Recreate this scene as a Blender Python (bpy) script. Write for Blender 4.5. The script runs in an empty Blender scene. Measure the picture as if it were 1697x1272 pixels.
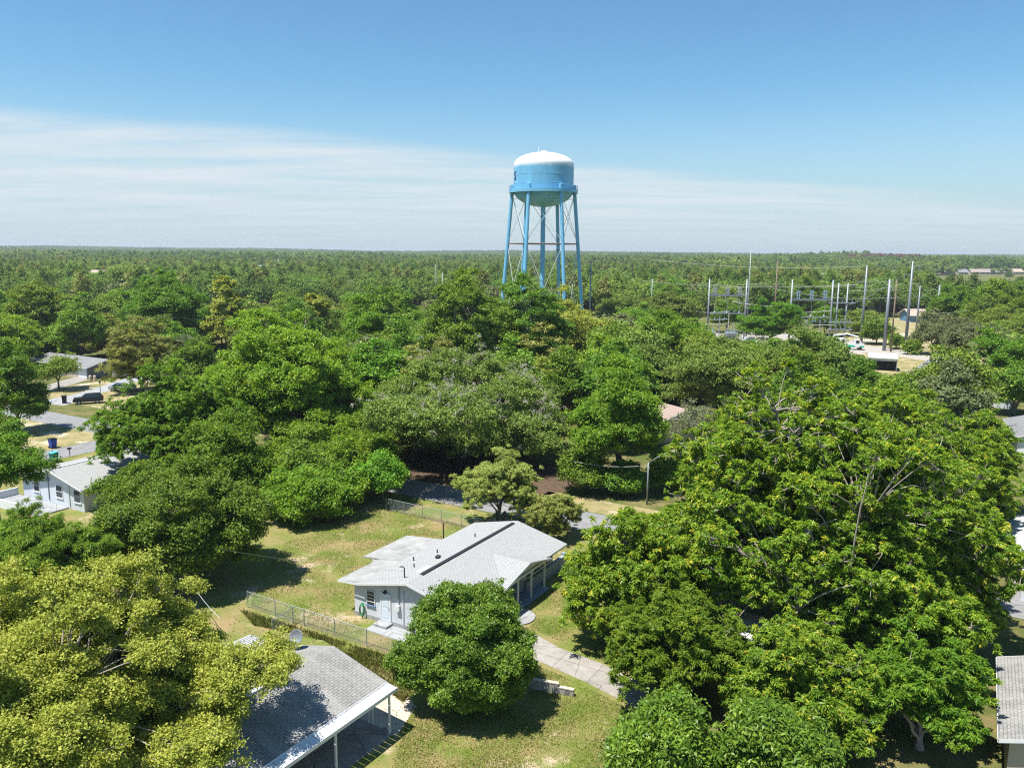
import bpy, math, random
import numpy as np
from mathutils import Vector, Matrix

SC = bpy.context.scene
COL = SC.collection
R = math.radians

# ------------------------------------------------------------------ camera model
F, CX, CY, CAMZ = 1320.0, 848.5, 636.0, 26.0
PITCH = math.atan(217 / F)
ROLL = R(0.45)
cp, sp = math.cos(PITCH), math.sin(PITCH)
cr, sr = math.cos(ROLL), math.sin(ROLL)


def ray(px, py):
    x, y = (px - CX) / F, -(py - CY) / F
    x, y = cr * x - sr * y, sr * x + cr * y
    return Vector((x, cp + y * sp, -sp + y * cp))


def gp(px, py, z=0.0):
    d = ray(px, py)
    t = (z - CAMZ) / d.z
    return (d.x * t, d.y * t)


def at(px, py, Y):
    d = ray(px, py)
    t = Y / d.y
    return Vector((d.x * t, Y, CAMZ + d.z * t))


# ------------------------------------------------------------------ object helpers
def tag(o, label=None, cat=None, group=None, kind=None):
    if label: o['label'] = label
    if cat: o['category'] = cat
    if group: o['group'] = group
    if kind: o['kind'] = kind
    return o


def thing(name, label, cat, loc=(0, 0, 0), rz=0.0, group=None):
    o = bpy.data.objects.new(name, None)
    o.empty_display_size = 0.3
    COL.objects.link(o)
    o.location = loc
    o.rotation_euler = (0, 0, rz)
    return tag(o, label, cat, group)


def link(name, me, parent=None, loc=None, rz=None):
    o = bpy.data.objects.new(name, me)
    COL.objects.link(o)
    if parent: o.parent = parent
    if loc is not None: o.location = loc
    if rz is not None: o.rotation_euler = (0, 0, rz)
    return o


def copy_tree(o, parent=None):
    c = o.copy()
    COL.objects.link(c)
    c.parent = parent
    for ch in list(o.children):
        copy_tree(ch, c)
    return c


class MB:
    def __init__(s):
        s.v, s.f, s.m = [], [], []

    def add(s, vs, fs, mi=0):
        b = len(s.v)
        s.v += [tuple(p) for p in vs]
        s.f += [tuple(b + i for i in f) for f in fs]
        s.m += [mi] * len(fs)
        return s

    def box(s, c, d, rz=0.0, mi=0, bev=0.0):
        hx, hy, hz = d[0] / 2, d[1] / 2, d[2] / 2
        ca, sa = math.cos(rz), math.sin(rz)
        vs = []
        if bev <= 0:
            for z in (-hz, hz):
                for x, y in ((-hx, -hy), (hx, -hy), (hx, hy), (-hx, hy)):
                    vs.append((c[0] + x * ca - y * sa, c[1] + x * sa + y * ca, c[2] + z))
            return s.add(vs, [(3, 2, 1, 0), (4, 5, 6, 7), (0, 1, 5, 4), (1, 2, 6, 5), (2, 3, 7, 6), (3, 0, 4, 7)], mi)
        rings = [(-hz, bev), (-hz + bev, 0), (hz - bev, 0), (hz, bev)]
        for z, i in rings:
            for x, y in ((-hx + i, -hy + i), (hx - i, -hy + i), (hx - i, hy - i), (-hx + i, hy - i)):
                vs.append((c[0] + x * ca - y * sa, c[1] + x * sa + y * ca, c[2] + z))
        fs = [(3, 2, 1, 0), (12, 13, 14, 15)]
        for r in range(3):
            for k in range(4):
                a, b2 = r * 4 + k, r * 4 + (k + 1) % 4
                fs.append((a, b2, b2 + 4, a + 4))
        return s.add(vs, fs, mi)

    def bx(s, x0, x1, y0, y1, z0, z1, mi=0):
        return s.box(((x0 + x1) / 2, (y0 + y1) / 2, (z0 + z1) / 2), (x1 - x0, y1 - y0, z1 - z0), 0, mi)

    def tube(s, pts, rad, n=8, mi=0, cap=True):
        pts = [Vector(p) for p in pts]
        if not hasattr(rad, '__len__'): rad = [rad] * len(pts)
        vs, fs = [], []
        prev = None
        for i, p in enumerate(pts):
            d = (pts[min(i + 1, len(pts) - 1)] - pts[max(i - 1, 0)])
            d = d.normalized() if d.length > 1e-9 else Vector((0, 0, 1))
            a = prev if prev is not None else (Vector((0, 0, 1)) if abs(d.z) < 0.9 else Vector((1, 0, 0)))
            u = (a - d * a.dot(d))
            u = u.normalized() if u.length > 1e-6 else d.orthogonal().normalized()
            prev = u
            w = d.cross(u)
            for k in range(n):
                t = 2 * math.pi * k / n
                vs.append(p + (u * math.cos(t) + w * math.sin(t)) * rad[i])
        for i in range(len(pts) - 1):
            for k in range(n):
                k2 = (k + 1) % n
                fs.append((i * n + k, i * n + k2, (i + 1) * n + k2, (i + 1) * n + k))
        if cap:
            fs.append(tuple(range(n - 1, -1, -1)))
            b = (len(pts) - 1) * n
            fs.append(tuple(b + k for k in range(n)))
        return s.add(vs, fs, mi)

    def prism(s, poly, z0, z1, mi=0):
        n = len(poly)
        area = sum(poly[i][0] * poly[(i + 1) % n][1] - poly[(i + 1) % n][0] * poly[i][1] for i in range(n))
        if area < 0: poly = poly[::-1]
        vs = [(p[0], p[1], z0) for p in poly] + [(p[0], p[1], z1) for p in poly]
        fs = [tuple(range(n - 1, -1, -1)), tuple(range(n, 2 * n))]
        fs += [(i, (i + 1) % n, n + (i + 1) % n, n + i) for i in range(n)]
        return s.add(vs, fs, mi)

    def slab(s, poly, th, mi=0):
        """a plate whose top follows a 3-D polygon, th thick downwards"""
        n = len(poly)
        area = sum(poly[i][0] * poly[(i + 1) % n][1] - poly[(i + 1) % n][0] * poly[i][1] for i in range(n))
        if area < 0: poly = poly[::-1]
        vs = [(p[0], p[1], p[2] - th) for p in poly] + [tuple(p) for p in poly]
        fs = [tuple(range(n - 1, -1, -1)), tuple(range(n, 2 * n))]
        fs += [(i, (i + 1) % n, n + (i + 1) % n, n + i) for i in range(n)]
        return s.add(vs, fs, mi)

    def wall(s, poly_xz, y0, y1, mi=0):
        """extrude an x-z polygon along y"""
        n = len(poly_xz)
        vs = [(p[0], y0, p[1]) for p in poly_xz] + [(p[0], y1, p[1]) for p in poly_xz]
        fs = [tuple(range(n)), tuple(range(2 * n - 1, n - 1, -1))]
        fs += [((i + 1) % n, i, n + i, n + (i + 1) % n) for i in range(n)]
        return s.add(vs, fs, mi)

    def wally(s, poly_yz, x0, x1, mi=0):
        n = len(poly_yz)
        vs = [(x0, p[0], p[1]) for p in poly_yz] + [(x1, p[0], p[1]) for p in poly_yz]
        fs = [tuple(range(n)), tuple(range(2 * n - 1, n - 1, -1))]
        fs += [((i + 1) % n, i, n + i, n + (i + 1) % n) for i in range(n)]
        return s.add(vs, fs, mi)

    def lathe(s, prof, n=48, c=(0, 0, 0), mi=0):
        vs, fs = [], []
        for r, z in prof:
            for k in range(n):
                t = 2 * math.pi * k / n
                vs.append((c[0] + r * math.cos(t), c[1] + r * math.sin(t), c[2] + z))
        for i in range(len(prof) - 1):
            for k in range(n):
                k2 = (k + 1) % n
                fs.append((i * n + k, i * n + k2, (i + 1) * n + k2, (i + 1) * n + k))
        return s.add(vs, fs, mi)

    def mesh(s, name, mats, smooth=False):
        me = bpy.data.meshes.new(name)
        me.from_pydata(s.v, [], s.f)
        if not isinstance(mats, (list, tuple)): mats = [mats]
        for m in mats: me.materials.append(m)
        if len(mats) > 1: me.polygons.foreach_set('material_index', s.m)
        import bmesh
        bm = bmesh.new(); bm.from_mesh(me)
        bmesh.ops.recalc_face_normals(bm, faces=bm.faces)
        bm.to_mesh(me); bm.free()
        if smooth: me.polygons.foreach_set('use_smooth', [True] * len(me.polygons))
        me.update()
        return me

    def build(s, name, mats, parent=None, smooth=False, loc=None, rz=None):
        return link(name, s.mesh(name, mats, smooth), parent, loc, rz)


# ------------------------------------------------------------------ materials
def new_mat(name):
    m = bpy.data.materials.new(name)
    m.use_nodes = True
    nt = m.node_tree
    return m, nt, nt.nodes['Principled BSDF'], nt.nodes['Material Output']


def N(nt, t, **kw):
    n = nt.nodes.new(t)
    for k, v in kw.items(): setattr(n, k, v)
    return n


def ramp(nt, fac, stops):
    r = N(nt, 'ShaderNodeValToRGB')
    e = r.color_ramp.elements
    while len(e) < len(stops): e.new(0.5)
    for i, (p, c) in enumerate(stops):
        e[i].position = p
        e[i].color = (*c, 1)
    nt.links.new(fac, r.inputs[0])
    return r.outputs[0]


def noise(nt, scale, detail=4.0, rough=0.55, vec=None, coord='Object'):
    n = N(nt, 'ShaderNodeTexNoise')
    n.inputs['Scale'].default_value = scale
    n.inputs['Detail'].default_value = detail
    n.inputs['Roughness'].default_value = rough
    if vec is None:
        vec = N(nt, 'ShaderNodeTexCoord').outputs[coord]
    nt.links.new(vec, n.inputs['Vector'])
    return n.outputs['Fac']


def bump(nt, h, bsdf, strength=0.3, dist=0.05):
    b = N(nt, 'ShaderNodeBump')
    b.inputs['Strength'].default_value = strength
    b.inputs['Distance'].default_value = dist
    nt.links.new(h, b.inputs['Height'])
    nt.links.new(b.outputs[0], bsdf.inputs['Normal'])


def mixc(nt, fac, a, b, blend='MIX'):
    m = N(nt, 'ShaderNodeMix', data_type='RGBA', blend_type=blend)
    if isinstance(fac, (int, float)): m.inputs[0].default_value = fac
    else: nt.links.new(fac, m.inputs[0])
    for i, x in ((6, a), (7, b)):
        if isinstance(x, tuple): m.inputs[i].default_value = (*x, 1)
        else: nt.links.new(x, m.inputs[i])
    return m.outputs[2]


def plain(name, col, var=0.12, scale=1.2, rough=0.7, spec=0.3, metal=0.0, dirt=None):
    """paint or masonry with soft uneven tone and optional dirt blotches"""
    m, nt, b, _ = new_mat(name)
    lo = tuple(c * (1 - var) for c in col)
    hi = tuple(min(1, c * (1 + var)) for c in col)
    c = ramp(nt, noise(nt, scale, 6, 0.65), [(0.3, lo), (0.7, hi)])
    if dirt:
        f = ramp(nt, noise(nt, scale * 0.45, 8, 0.7), [(0.5, (0, 0, 0)), (0.72, (1, 1, 1))])
        c = mixc(nt, f, c, dirt)
    nt.links.new(c, b.inputs['Base Color'])
    b.inputs['Roughness'].default_value = rough
    b.inputs['Specular IOR Level'].default_value = spec
    b.inputs['Metallic'].default_value = metal
    return m


def shingle(name, c1, c2, mortar, stain=None, swap=True, row=0.15, stain_amt=0.5):
    m, nt, b, _ = new_mat(name)
    tc = N(nt, 'ShaderNodeTexCoord').outputs['Object']
    sx = N(nt, 'ShaderNodeSeparateXYZ'); nt.links.new(tc, sx.inputs[0])
    cx = N(nt, 'ShaderNodeCombineXYZ')
    if swap:
        nt.links.new(sx.outputs[1], cx.inputs[0]); nt.links.new(sx.outputs[0], cx.inputs[1])
    else:
        nt.links.new(sx.outputs[0], cx.inputs[0]); nt.links.new(sx.outputs[1], cx.inputs[1])
    br = N(nt, 'ShaderNodeTexBrick')
    nt.links.new(cx.outputs[0], br.inputs['Vector'])
    br.inputs['Color1'].default_value = (*c1, 1)
    br.inputs['Color2'].default_value = (*c2, 1)
    br.inputs['Mortar'].default_value = (*mortar, 1)
    br.inputs['Scale'].default_value = 1.0
    br.inputs['Mortar Size'].default_value = 0.026
    br.inputs['Mortar Smooth'].default_value = 0.2
    br.inputs['Brick Width'].default_value = 0.36
    br.inputs['Row Height'].default_value = row
    c = br.outputs['Color']
    if stain:
        mp = N(nt, 'ShaderNodeMapping'); mp.inputs['Scale'].default_value = (0.35, 1.6, 1)
        nt.links.new(tc, mp.inputs[0])
        f = ramp(nt, noise(nt, 0.9, 7, 0.7, mp.outputs[0]), [(0.42, (0, 0, 0)), (0.75, (stain_amt,) * 3)])
        c = mixc(nt, f, c, stain)
    g = ramp(nt, noise(nt, 9, 3, 0.6, tc), [(0.3, (0.86,) * 3), (0.7, (1.08,) * 3)])
    c = mixc(nt, 1.0, c, g, 'MULTIPLY')
    nt.links.new(c, b.inputs['Base Color'])
    b.inputs['Roughness'].default_value = 0.85
    b.inputs['Specular IOR Level'].default_value = 0.2
    bump(nt, br.outputs['Fac'], b, -0.4, 0.02)
    return m


def leafmat(name, stops, trans=0.3, rough=0.5, spec=0.3, vary=0.22):
    """leaf: tone from a per-leaf attribute, a little per-tree shift, thin-leaf translucency"""
    m, nt, b, out = new_mat(name)
    a = N(nt, 'ShaderNodeAttribute', attribute_name='tint')
    c = ramp(nt, a.outputs['Fac'], stops)
    oi = N(nt, 'ShaderNodeObjectInfo')
    hs = N(nt, 'ShaderNodeHueSaturation')
    mr = N(nt, 'ShaderNodeMapRange')
    mr.inputs['To Min'].default_value = 1 - vary; mr.inputs['To Max'].default_value = 1 + vary
    nt.links.new(oi.outputs['Random'], mr.inputs['Value'])
    nt.links.new(mr.outputs[0], hs.inputs['Value'])
    mh = N(nt, 'ShaderNodeMapRange')
    mh.inputs['To Min'].default_value = 0.5 - 0.06 * vary; mh.inputs['To Max'].default_value = 0.5 + 0.08 * vary
    wn = N(nt, 'ShaderNodeTexWhiteNoise', noise_dimensions='1D')
    nt.links.new(oi.outputs['Random'], wn.inputs['W'])
    nt.links.new(wn.outputs['Value'], mh.inputs['Value'])
    nt.links.new(mh.outputs[0], hs.inputs['Hue'])
    nt.links.new(c, hs.inputs['Color'])
    cc = mixc(nt, 1.0, hs.outputs[0], oi.outputs['Color'], 'MULTIPLY')
    if name.startswith('far'):   # stands of different woodland
        cc = mixc(nt, 1.0, cc, ramp(nt, noise(nt, 0.0045, 4, 0.6, oi.outputs['Location']), [(0.32, (0.58, 0.66, 0.62)), (0.5, (0.95, 0.98, 0.9)), (0.66, (1.3, 1.2, 0.95))]), 'MULTIPLY')
    nt.links.new(cc, b.inputs['Base Color'])
    b.inputs['Roughness'].default_value = rough
    b.inputs['Specular IOR Level'].default_value = spec
    tr = N(nt, 'ShaderNodeBsdfTranslucent')
    tc = mixc(nt, 1.0, cc, (1.5, 1.45, 0.6), 'MULTIPLY')
    nt.links.new(tc, tr.inputs['Color'])
    mx = N(nt, 'ShaderNodeMixShader'); mx.inputs[0].default_value = trans
    nt.links.new(b.outputs[0], mx.inputs[1]); nt.links.new(tr.outputs[0], mx.inputs[2])
    nt.links.new(mx.outputs[0], out.inputs['Surface'])
    return m


def grassmat(name, g1, g2, tan, sand, sand_amt=0.5, dry=0.5, leaf=None):
    m, nt, b, _ = new_mat(name)
    tc = N(nt, 'ShaderNodeTexCoord').outputs['Object']
    c = ramp(nt, noise(nt, 2.2, 6, 0.7, tc), [(0.3, g1), (0.7, g2)])
    f = ramp(nt, noise(nt, 0.33, 7, 0.66, tc), [(max(0, 0.62 - dry * 0.35), (0, 0, 0)), (0.86 - dry * 0.35, (1, 1, 1))])
    c = mixc(nt, f, c, tan)
    f = ramp(nt, noise(nt, 0.21, 9, 0.72, tc), [(0.68 - sand_amt * 0.2, (0, 0, 0)), (0.76 - sand_amt * 0.2, (1, 1, 1))])
    c = mixc(nt, f, c, sand)
    g = ramp(nt, noise(nt, 14, 3, 0.7, tc), [(0.3, (0.72,) * 3), (0.7, (1.2,) * 3)])
    c = mixc(nt, 1.0, c, g, 'MULTIPLY')
    nt.links.new(c, b.inputs['Base Color'])
    b.inputs['Roughness'].default_value = 0.95
    b.inputs['Specular IOR Level'].default_value = 0.1
    bump(nt, noise(nt, 9, 5, 0.7, tc), b, 0.7, 0.12)
    return m


M = {}
M['shingle'] = shingle('pale_shingle', (0.345, 0.352, 0.348), (0.40, 0.405, 0.40), (0.25, 0.255, 0.25), (0.33, 0.33, 0.32))
M['shingle_x'] = shingle('pale_shingle_cross', (0.345, 0.352, 0.348), (0.40, 0.405, 0.40), (0.25, 0.255, 0.25), (0.33, 0.33, 0.32), swap=False)
M['flatroof'] = plain('rolled_roof', (0.32, 0.32, 0.31), 0.18, 0.9, 0.85, dirt=(0.17, 0.17, 0.162))
M['greyshingle'] = shingle('grey_shingle', (0.24, 0.235, 0.222), (0.295, 0.29, 0.277), (0.155, 0.152, 0.145), (0.38, 0.37, 0.35), row=0.16, stain_amt=0.8)
M['midshingle'] = shingle('mid_grey_shingle', (0.20, 0.205, 0.21), (0.25, 0.255, 0.26), (0.15, 0.155, 0.16), (0.3, 0.3, 0.3), swap=False, row=0.2)
M['whiteroof'] = plain('white_roof', (0.42, 0.43, 0.435), 0.06, 0.8, 0.7, dirt=(0.5, 0.5, 0.5))
M['tanroof'] = shingle('tan_shingle', (0.42, 0.33, 0.25), (0.50, 0.40, 0.31), (0.3, 0.24, 0.2), (0.4, 0.34, 0.3), row=0.3)
M['pinkroof'] = shingle('pinkish_shingle', (0.33, 0.25, 0.21), (0.41, 0.31, 0.27), (0.25, 0.2, 0.18), (0.32, 0.27, 0.25), row=0.22)
M['brownroof'] = shingle('brown_shingle', (0.30, 0.26, 0.23), (0.36, 0.32, 0.29), (0.2, 0.18, 0.17), row=0.4)
M['greenroof'] = plain('green_roof', (0.22, 0.28, 0.25), 0.1)
M['wall'] = plain('white_stucco', (0.56, 0.585, 0.63), 0.06, 0.9, 0.85, 0.15, dirt=(0.49, 0.51, 0.54))
M['white'] = plain('white_paint', (0.66, 0.67, 0.68), 0.05, 1.5, 0.55)
M['greywall'] = plain('grey_stucco', (0.16, 0.17, 0.19), 0.08, 1.0, 0.85, 0.15)
M['block'] = shingle('grey_block', (0.30, 0.34, 0.38), (0.35, 0.385, 0.42), (0.24, 0.27, 0.30), row=0.2)
M['tanwall'] = plain('tan_stucco', (0.48, 0.40, 0.32), 0.08)
M['bluewall'] = plain('blue_siding', (0.11, 0.22, 0.36), 0.08)
M['door'] = plain('door_paint', (0.60, 0.66, 0.74), 0.04, 1.5, 0.5)
M['dark'] = plain('dark_trim', (0.03, 0.03, 0.035), 0.2, 3, 0.6)
M['bluetrim'] = plain('blue_sill', (0.12, 0.2, 0.32), 0.1, 3, 0.6)
M['porchfloor'] = plain('painted_floor', (0.20, 0.25, 0.33), 0.1, 1.0, 0.6)
M['concrete'] = plain('concrete', (0.33, 0.31, 0.28), 0.18, 1.6, 0.9, 0.15, dirt=(0.22, 0.195, 0.165))
M['paleconcrete'] = plain('painted_concrete', (0.34, 0.35, 0.36), 0.1, 0.9, 0.85, 0.15, dirt=(0.26, 0.26, 0.255))
M['steel'] = plain('galvanised_steel', (0.23, 0.255, 0.28), 0.08, 0.6, 0.5, 0.4, 0.35)
M['palesteel'] = plain('pale_steel', (0.30, 0.325, 0.35), 0.06, 0.6, 0.5, 0.4, 0.2)
M['insul'] = plain('blue_grey_insulator', (0.2, 0.3, 0.4), 0.1, 3, 0.35, 0.5)
M['wood'] = plain('weathered_wood', (0.20, 0.15, 0.11), 0.25, 2.0, 0.9, 0.1)
M['black'] = plain('black_plastic', (0.02, 0.02, 0.024), 0.2, 3, 0.5)
M['rubber'] = plain('rubber', (0.02, 0.02, 0.02), 0.2, 8, 0.8)
M['binblue'] = plain('blue_plastic', (0.02, 0.06, 0.32), 0.15, 3, 0.45)
M['binteal'] = plain('teal_plastic', (0.02, 0.16, 0.18), 0.15, 3, 0.45)
M['lid'] = plain('light_blue_plastic', (0.10, 0.42, 0.62), 0.1, 3, 0.45)
M['hose'] = plain('green_hose', (0.02, 0.22, 0.07), 0.2, 6, 0.45)
M['wire'] = plain('fence_wire', (0.30, 0.34, 0.34), 0.15, 4, 0.5, 0.4, 0.3)
M['cable'] = plain('cable', (0.06, 0.06, 0.06), 0.1, 4, 0.6)
M['palecable'] = plain('pale_cable', (0.45, 0.45, 0.45), 0.1, 4, 0.6)
M['carblack'] = plain('black_car_paint', (0.012, 0.013, 0.016), 0.1, 2, 0.25, 0.6)
M['carsilver'] = plain('silver_car_paint', (0.45, 0.47, 0.5), 0.05, 2, 0.28, 0.6, 0.4)
M['cartan'] = plain('beige_car_paint', (0.36, 0.32, 0.28), 0.05, 2, 0.3, 0.6, 0.3)
M['carred'] = plain('red_car_paint', (0.5, 0.02, 0.015), 0.05, 2, 0.28, 0.6)
M['green'] = plain('green_paint', (0.03, 0.42, 0.22), 0.08, 2, 0.4, 0.5)
M['asphalt'] = plain('asphalt', (0.235, 0.235, 0.238), 0.12, 1.0, 0.9, 0.15, dirt=(0.185, 0.185, 0.187))
M['gravel'] = plain('gravel', (0.36, 0.335, 0.30), 0.15, 2.5, 0.95, 0.1, dirt=(0.35, 0.31, 0.26))
M['sandtrack'] = plain('sandy_track', (0.55, 0.47, 0.37), 0.12, 1.0, 0.95, 0.1, dirt=(0.45, 0.37, 0.28))
M['litter'] = plain('leaf_litter', (0.10, 0.07, 0.048), 0.4, 3.0, 0.95, 0.1, dirt=(0.17, 0.11, 0.072))


def slabs(m, w=2.6, amt=0.45):
    """cut joints and fine cracks for poured concrete and asphalt"""
    nt = m.node_tree; b = nt.nodes['Principled BSDF']
    src = b.inputs['Base Color'].links[0].from_socket
    tc = N(nt, 'ShaderNodeTexCoord').outputs['Object']
    mp = N(nt, 'ShaderNodeMapping'); mp.inputs['Rotation'].default_value = (0, 0, -GRID0); nt.links.new(tc, mp.inputs[0])
    c = src
    if w:
        br = N(nt, 'ShaderNodeTexBrick'); br.offset = 0.0
        nt.links.new(mp.outputs[0], br.inputs['Vector'])
        br.inputs['Scale'].default_value = 1.0; br.inputs['Brick Width'].default_value = w; br.inputs['Row Height'].default_value = w
        br.inputs['Mortar Size'].default_value = 0.03; br.inputs['Mortar Smooth'].default_value = 0.3
        br.inputs['Color1'].default_value = (1, 1, 1, 1); br.inputs['Color2'].default_value = (0.9, 0.9, 0.9, 1); br.inputs['Mortar'].default_value = (1 - amt, 1 - amt, 1 - amt, 1)
        c = mixc(nt, 1.0, c, br.outputs['Color'], 'MULTIPLY')
    vo = N(nt, 'ShaderNodeTexVoronoi', feature='DISTANCE_TO_EDGE'); vo.inputs['Scale'].default_value = 0.32
    nz = N(nt, 'ShaderNodeTexNoise'); nz.inputs['Scale'].default_value = 0.9; nt.links.new(tc, nz.inputs['Vector'])
    nt.links.new(mixc(nt, 0.25, tc, nz.outputs['Color'], 'ADD'), vo.inputs['Vector'])
    k = ramp(nt, vo.outputs['Distance'], [(0.004, (0.6, 0.6, 0.6)), (0.012, (1, 1, 1))])
    c = mixc(nt, 1.0, c, k, 'MULTIPLY')
    nt.links.new(c, b.inputs['Base Color'])


GRID0 = math.atan2(-0.507, 0.862)
for k_, w_ in (('concrete', 2.7), ('paleconcrete', 2.4), ('asphalt', 0)): slabs(M[k_], w_)
M['ground'] = grassmat('rough_ground', (0.075, 0.10, 0.025), (0.13, 0.15, 0.04), (0.24, 0.19, 0.09), (0.42, 0.34, 0.25), 0.2, 0.5)
M['lawn'] = grassmat('dry_lawn', (0.12, 0.17, 0.032), (0.20, 0.24, 0.05), (0.32, 0.24, 0.12), (0.50, 0.40, 0.27), 0.58, 0.62)
M['sandlawn'] = grassmat('sandy_lawn', (0.13, 0.16, 0.05), (0.20, 0.21, 0.07), (0.34, 0.28, 0.14), (0.55, 0.46, 0.35), 0.75, 0.85)
M['meadow'] = grassmat('meadow', (0.19, 0.24, 0.07), (0.25, 0.29, 0.09), (0.34, 0.32, 0.14), (0.4, 0.36, 0.2), 0.05, 0.5)
M['bark'] = plain('bark', (0.14, 0.115, 0.09), 0.35, 3.0, 0.95, 0.1)
M['palebark'] = plain('pale_bark', (0.33, 0.29, 0.25), 0.25, 3.0, 0.9, 0.15)
M['greybark'] = plain('grey_twigs', (0.34, 0.32, 0.30), 0.25, 3.0, 0.95, 0.1)
g_, nt_, b_, _o = new_mat('window_glass')
b_.inputs['Base Color'].default_value = (0.02, 0.028, 0.035, 1)
b_.inputs['Roughness'].default_value = 0.06
b_.inputs['Specular IOR Level'].default_value = 0.7
M['glass'] = g_


def towerpaint(name, col, white_z=None):
    m, nt, b, _ = new_mat(name)
    tc = N(nt, 'ShaderNodeTexCoord').outputs['Object']
    mp = N(nt, 'ShaderNodeMapping'); mp.inputs['Scale'].default_value = (0.5, 0.5, 0.12)
    nt.links.new(tc, mp.inputs[0])
    c = ramp(nt, noise(nt, 1.0, 6, 0.6, mp.outputs[0]), [(0.3, tuple(x * 0.86 for x in col)), (0.7, tuple(min(1, x * 1.1) for x in col))])
    if white_z is not None:
        sx = N(nt, 'ShaderNodeSeparateXYZ'); nt.links.new(tc, sx.inputs[0])
        ad = N(nt, 'ShaderNodeMath', operation='MULTIPLY_ADD')
        nt.links.new(noise(nt, 0.9, 4, 0.6, tc), ad.inputs[0]); ad.inputs[1].default_value = 1.4
        nt.links.new(sx.outputs[2], ad.inputs[2])
        f = N(nt, 'ShaderNodeMapRange'); f.inputs['From Min'].default_value = white_z + 0.1; f.inputs['From Max'].default_value = white_z + 1.0
        nt.links.new(ad.outputs[0], f.inputs['Value'])
        c = mixc(nt, f.outputs[0], c, (0.78, 0.79, 0.80))
    nt.links.new(c, b.inputs['Base Color'])
    b.inputs['Roughness'].default_value = 0.42
    b.inputs['Specular IOR Level'].default_value = 0.45
    return m


BLUE = (0.165, 0.445, 0.66)
M['tblue'] = towerpaint('tower_blue', BLUE)
M['trod'] = plain('pale_rod', (0.55, 0.6, 0.62), 0.1, 1, 0.5)
M['tletter'] = plain('dark_lettering', (0.02, 0.03, 0.08), 0.1)

# leaf palettes
L = {}
L['oak'] = leafmat('oak_leaves', [(0.0, (0.106, 0.168, 0.020)), (0.6, (0.185, 0.259, 0.033)), (1.0, (0.298, 0.351, 0.055))], 0.25, 0.55, 0.2)
L['dark'] = leafmat('dark_leaves', [(0.0, (0.084, 0.165, 0.017)), (0.6, (0.147, 0.264, 0.024)), (1.0, (0.251, 0.363, 0.039))], 0.25, 0.5, 0.22)
L['bright'] = leafmat('bright_leaves', [(0.0, (0.100, 0.198, 0.017)), (0.6, (0.170, 0.298, 0.026)), (1.0, (0.298, 0.397, 0.039))], 0.35, 0.5, 0.22)
L['gloss'] = leafmat('glossy_leaves', [(0.0, (0.081, 0.155, 0.015)), (0.6, (0.149, 0.253, 0.026)), (1.0, (0.265, 0.368, 0.044))], 0.28, 0.42, 0.3, 0.05)
L['yellow'] = leafmat('yellow_green_leaves', [(0.0, (0.192, 0.241, 0.033)), (0.5, (0.329, 0.376, 0.055)), (1.0, (0.473, 0.483, 0.110))], 0.28, 0.55, 0.2, 0.05)
L['olive'] = leafmat('olive_leaves', [(0.0, (0.129, 0.202, 0.032)), (0.6, (0.213, 0.295, 0.053)), (1.0, (0.321, 0.389, 0.089))], 0.22, 0.6, 0.18)
L['grey'] = leafmat('grey_green_leaves', [(0.0, (0.121, 0.151, 0.060)), (0.6, (0.182, 0.213, 0.085)), (1.0, (0.264, 0.269, 0.130))], 0.2, 0.6, 0.2)
L['pinnate'] = leafmat('pinnate_leaves', [(0.0, (0.097, 0.189, 0.013)), (0.55, (0.181, 0.297, 0.024)), (0.9, (0.326, 0.418, 0.035)), (1.0, (0.531, 0.481, 0.060))], 0.35, 0.45, 0.25, 0.06)
L['pine'] = leafmat('pine_needles', [(0.0, (0.16, 0.18, 0.03)), (0.6, (0.26, 0.28, 0.055)), (1.0, (0.36, 0.35, 0.10))], 0.2, 0.5)
L['cedar'] = leafmat('cedar_foliage', [(0.0, (0.180, 0.216, 0.039)), (0.6, (0.282, 0.312, 0.066)), (1.0, (0.396, 0.396, 0.110))], 0.2, 0.55)
L['moss'] = leafmat('grey_moss', [(0.0, (0.22, 0.21, 0.17)), (1.0, (0.40, 0.38, 0.33))], 0.15, 0.8, 0.1, 0.05)
L['feather'] = leafmat('feathery_leaves', [(0.0, (0.092, 0.190, 0.015)), (0.6, (0.155, 0.270, 0.024)), (1.0, (0.265, 0.356, 0.035))], 0.4, 0.5, 0.2)
L['palm'] = leafmat('palm_fronds', [(0.0, (0.09, 0.13, 0.03)), (0.7, (0.18, 0.22, 0.08)), (1.0, (0.34, 0.30, 0.16))], 0.2, 0.4)
L['flower'] = leafmat('flower_heads', [(0.0, (0.5, 0.45, 0.3)), (1.0, (0.75, 0.7, 0.55))], 0.2, 0.6, 0.2, 0.03)
L['dead'] = leafmat('reddish_dead_leaves', [(0.0, (0.13, 0.062, 0.042)), (1.0, (0.25, 0.125, 0.085))], 0.15, 0.8, 0.1)
L['far'] = leafmat('far_leaves', [(0.0, (0.098, 0.158, 0.030)), (0.6, (0.165, 0.246, 0.048)), (1.0, (0.249, 0.325, 0.077))], 0.2, 0.7, 0.1, 0.2)
L['weed'] = leafmat('weeds', [(0.0, (0.10, 0.13, 0.025)), (0.5, (0.19, 0.18, 0.05)), (1.0, (0.32, 0.21, 0.10))], 0.25, 0.7, 0.15, 0.05)
L['blade'] = leafmat('grass_blades', [(0.0, (0.15, 0.21, 0.04)), (0.45, (0.25, 0.28, 0.06)), (0.75, (0.38, 0.32, 0.14)), (1.0, (0.48, 0.40, 0.22))], 0.25, 0.7, 0.15, 0.05)


# ------------------------------------------------------------------ foliage
def unit(a):
    return a / np.maximum(np.linalg.norm(a, axis=-1, keepdims=True), 1e-9)


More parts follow.
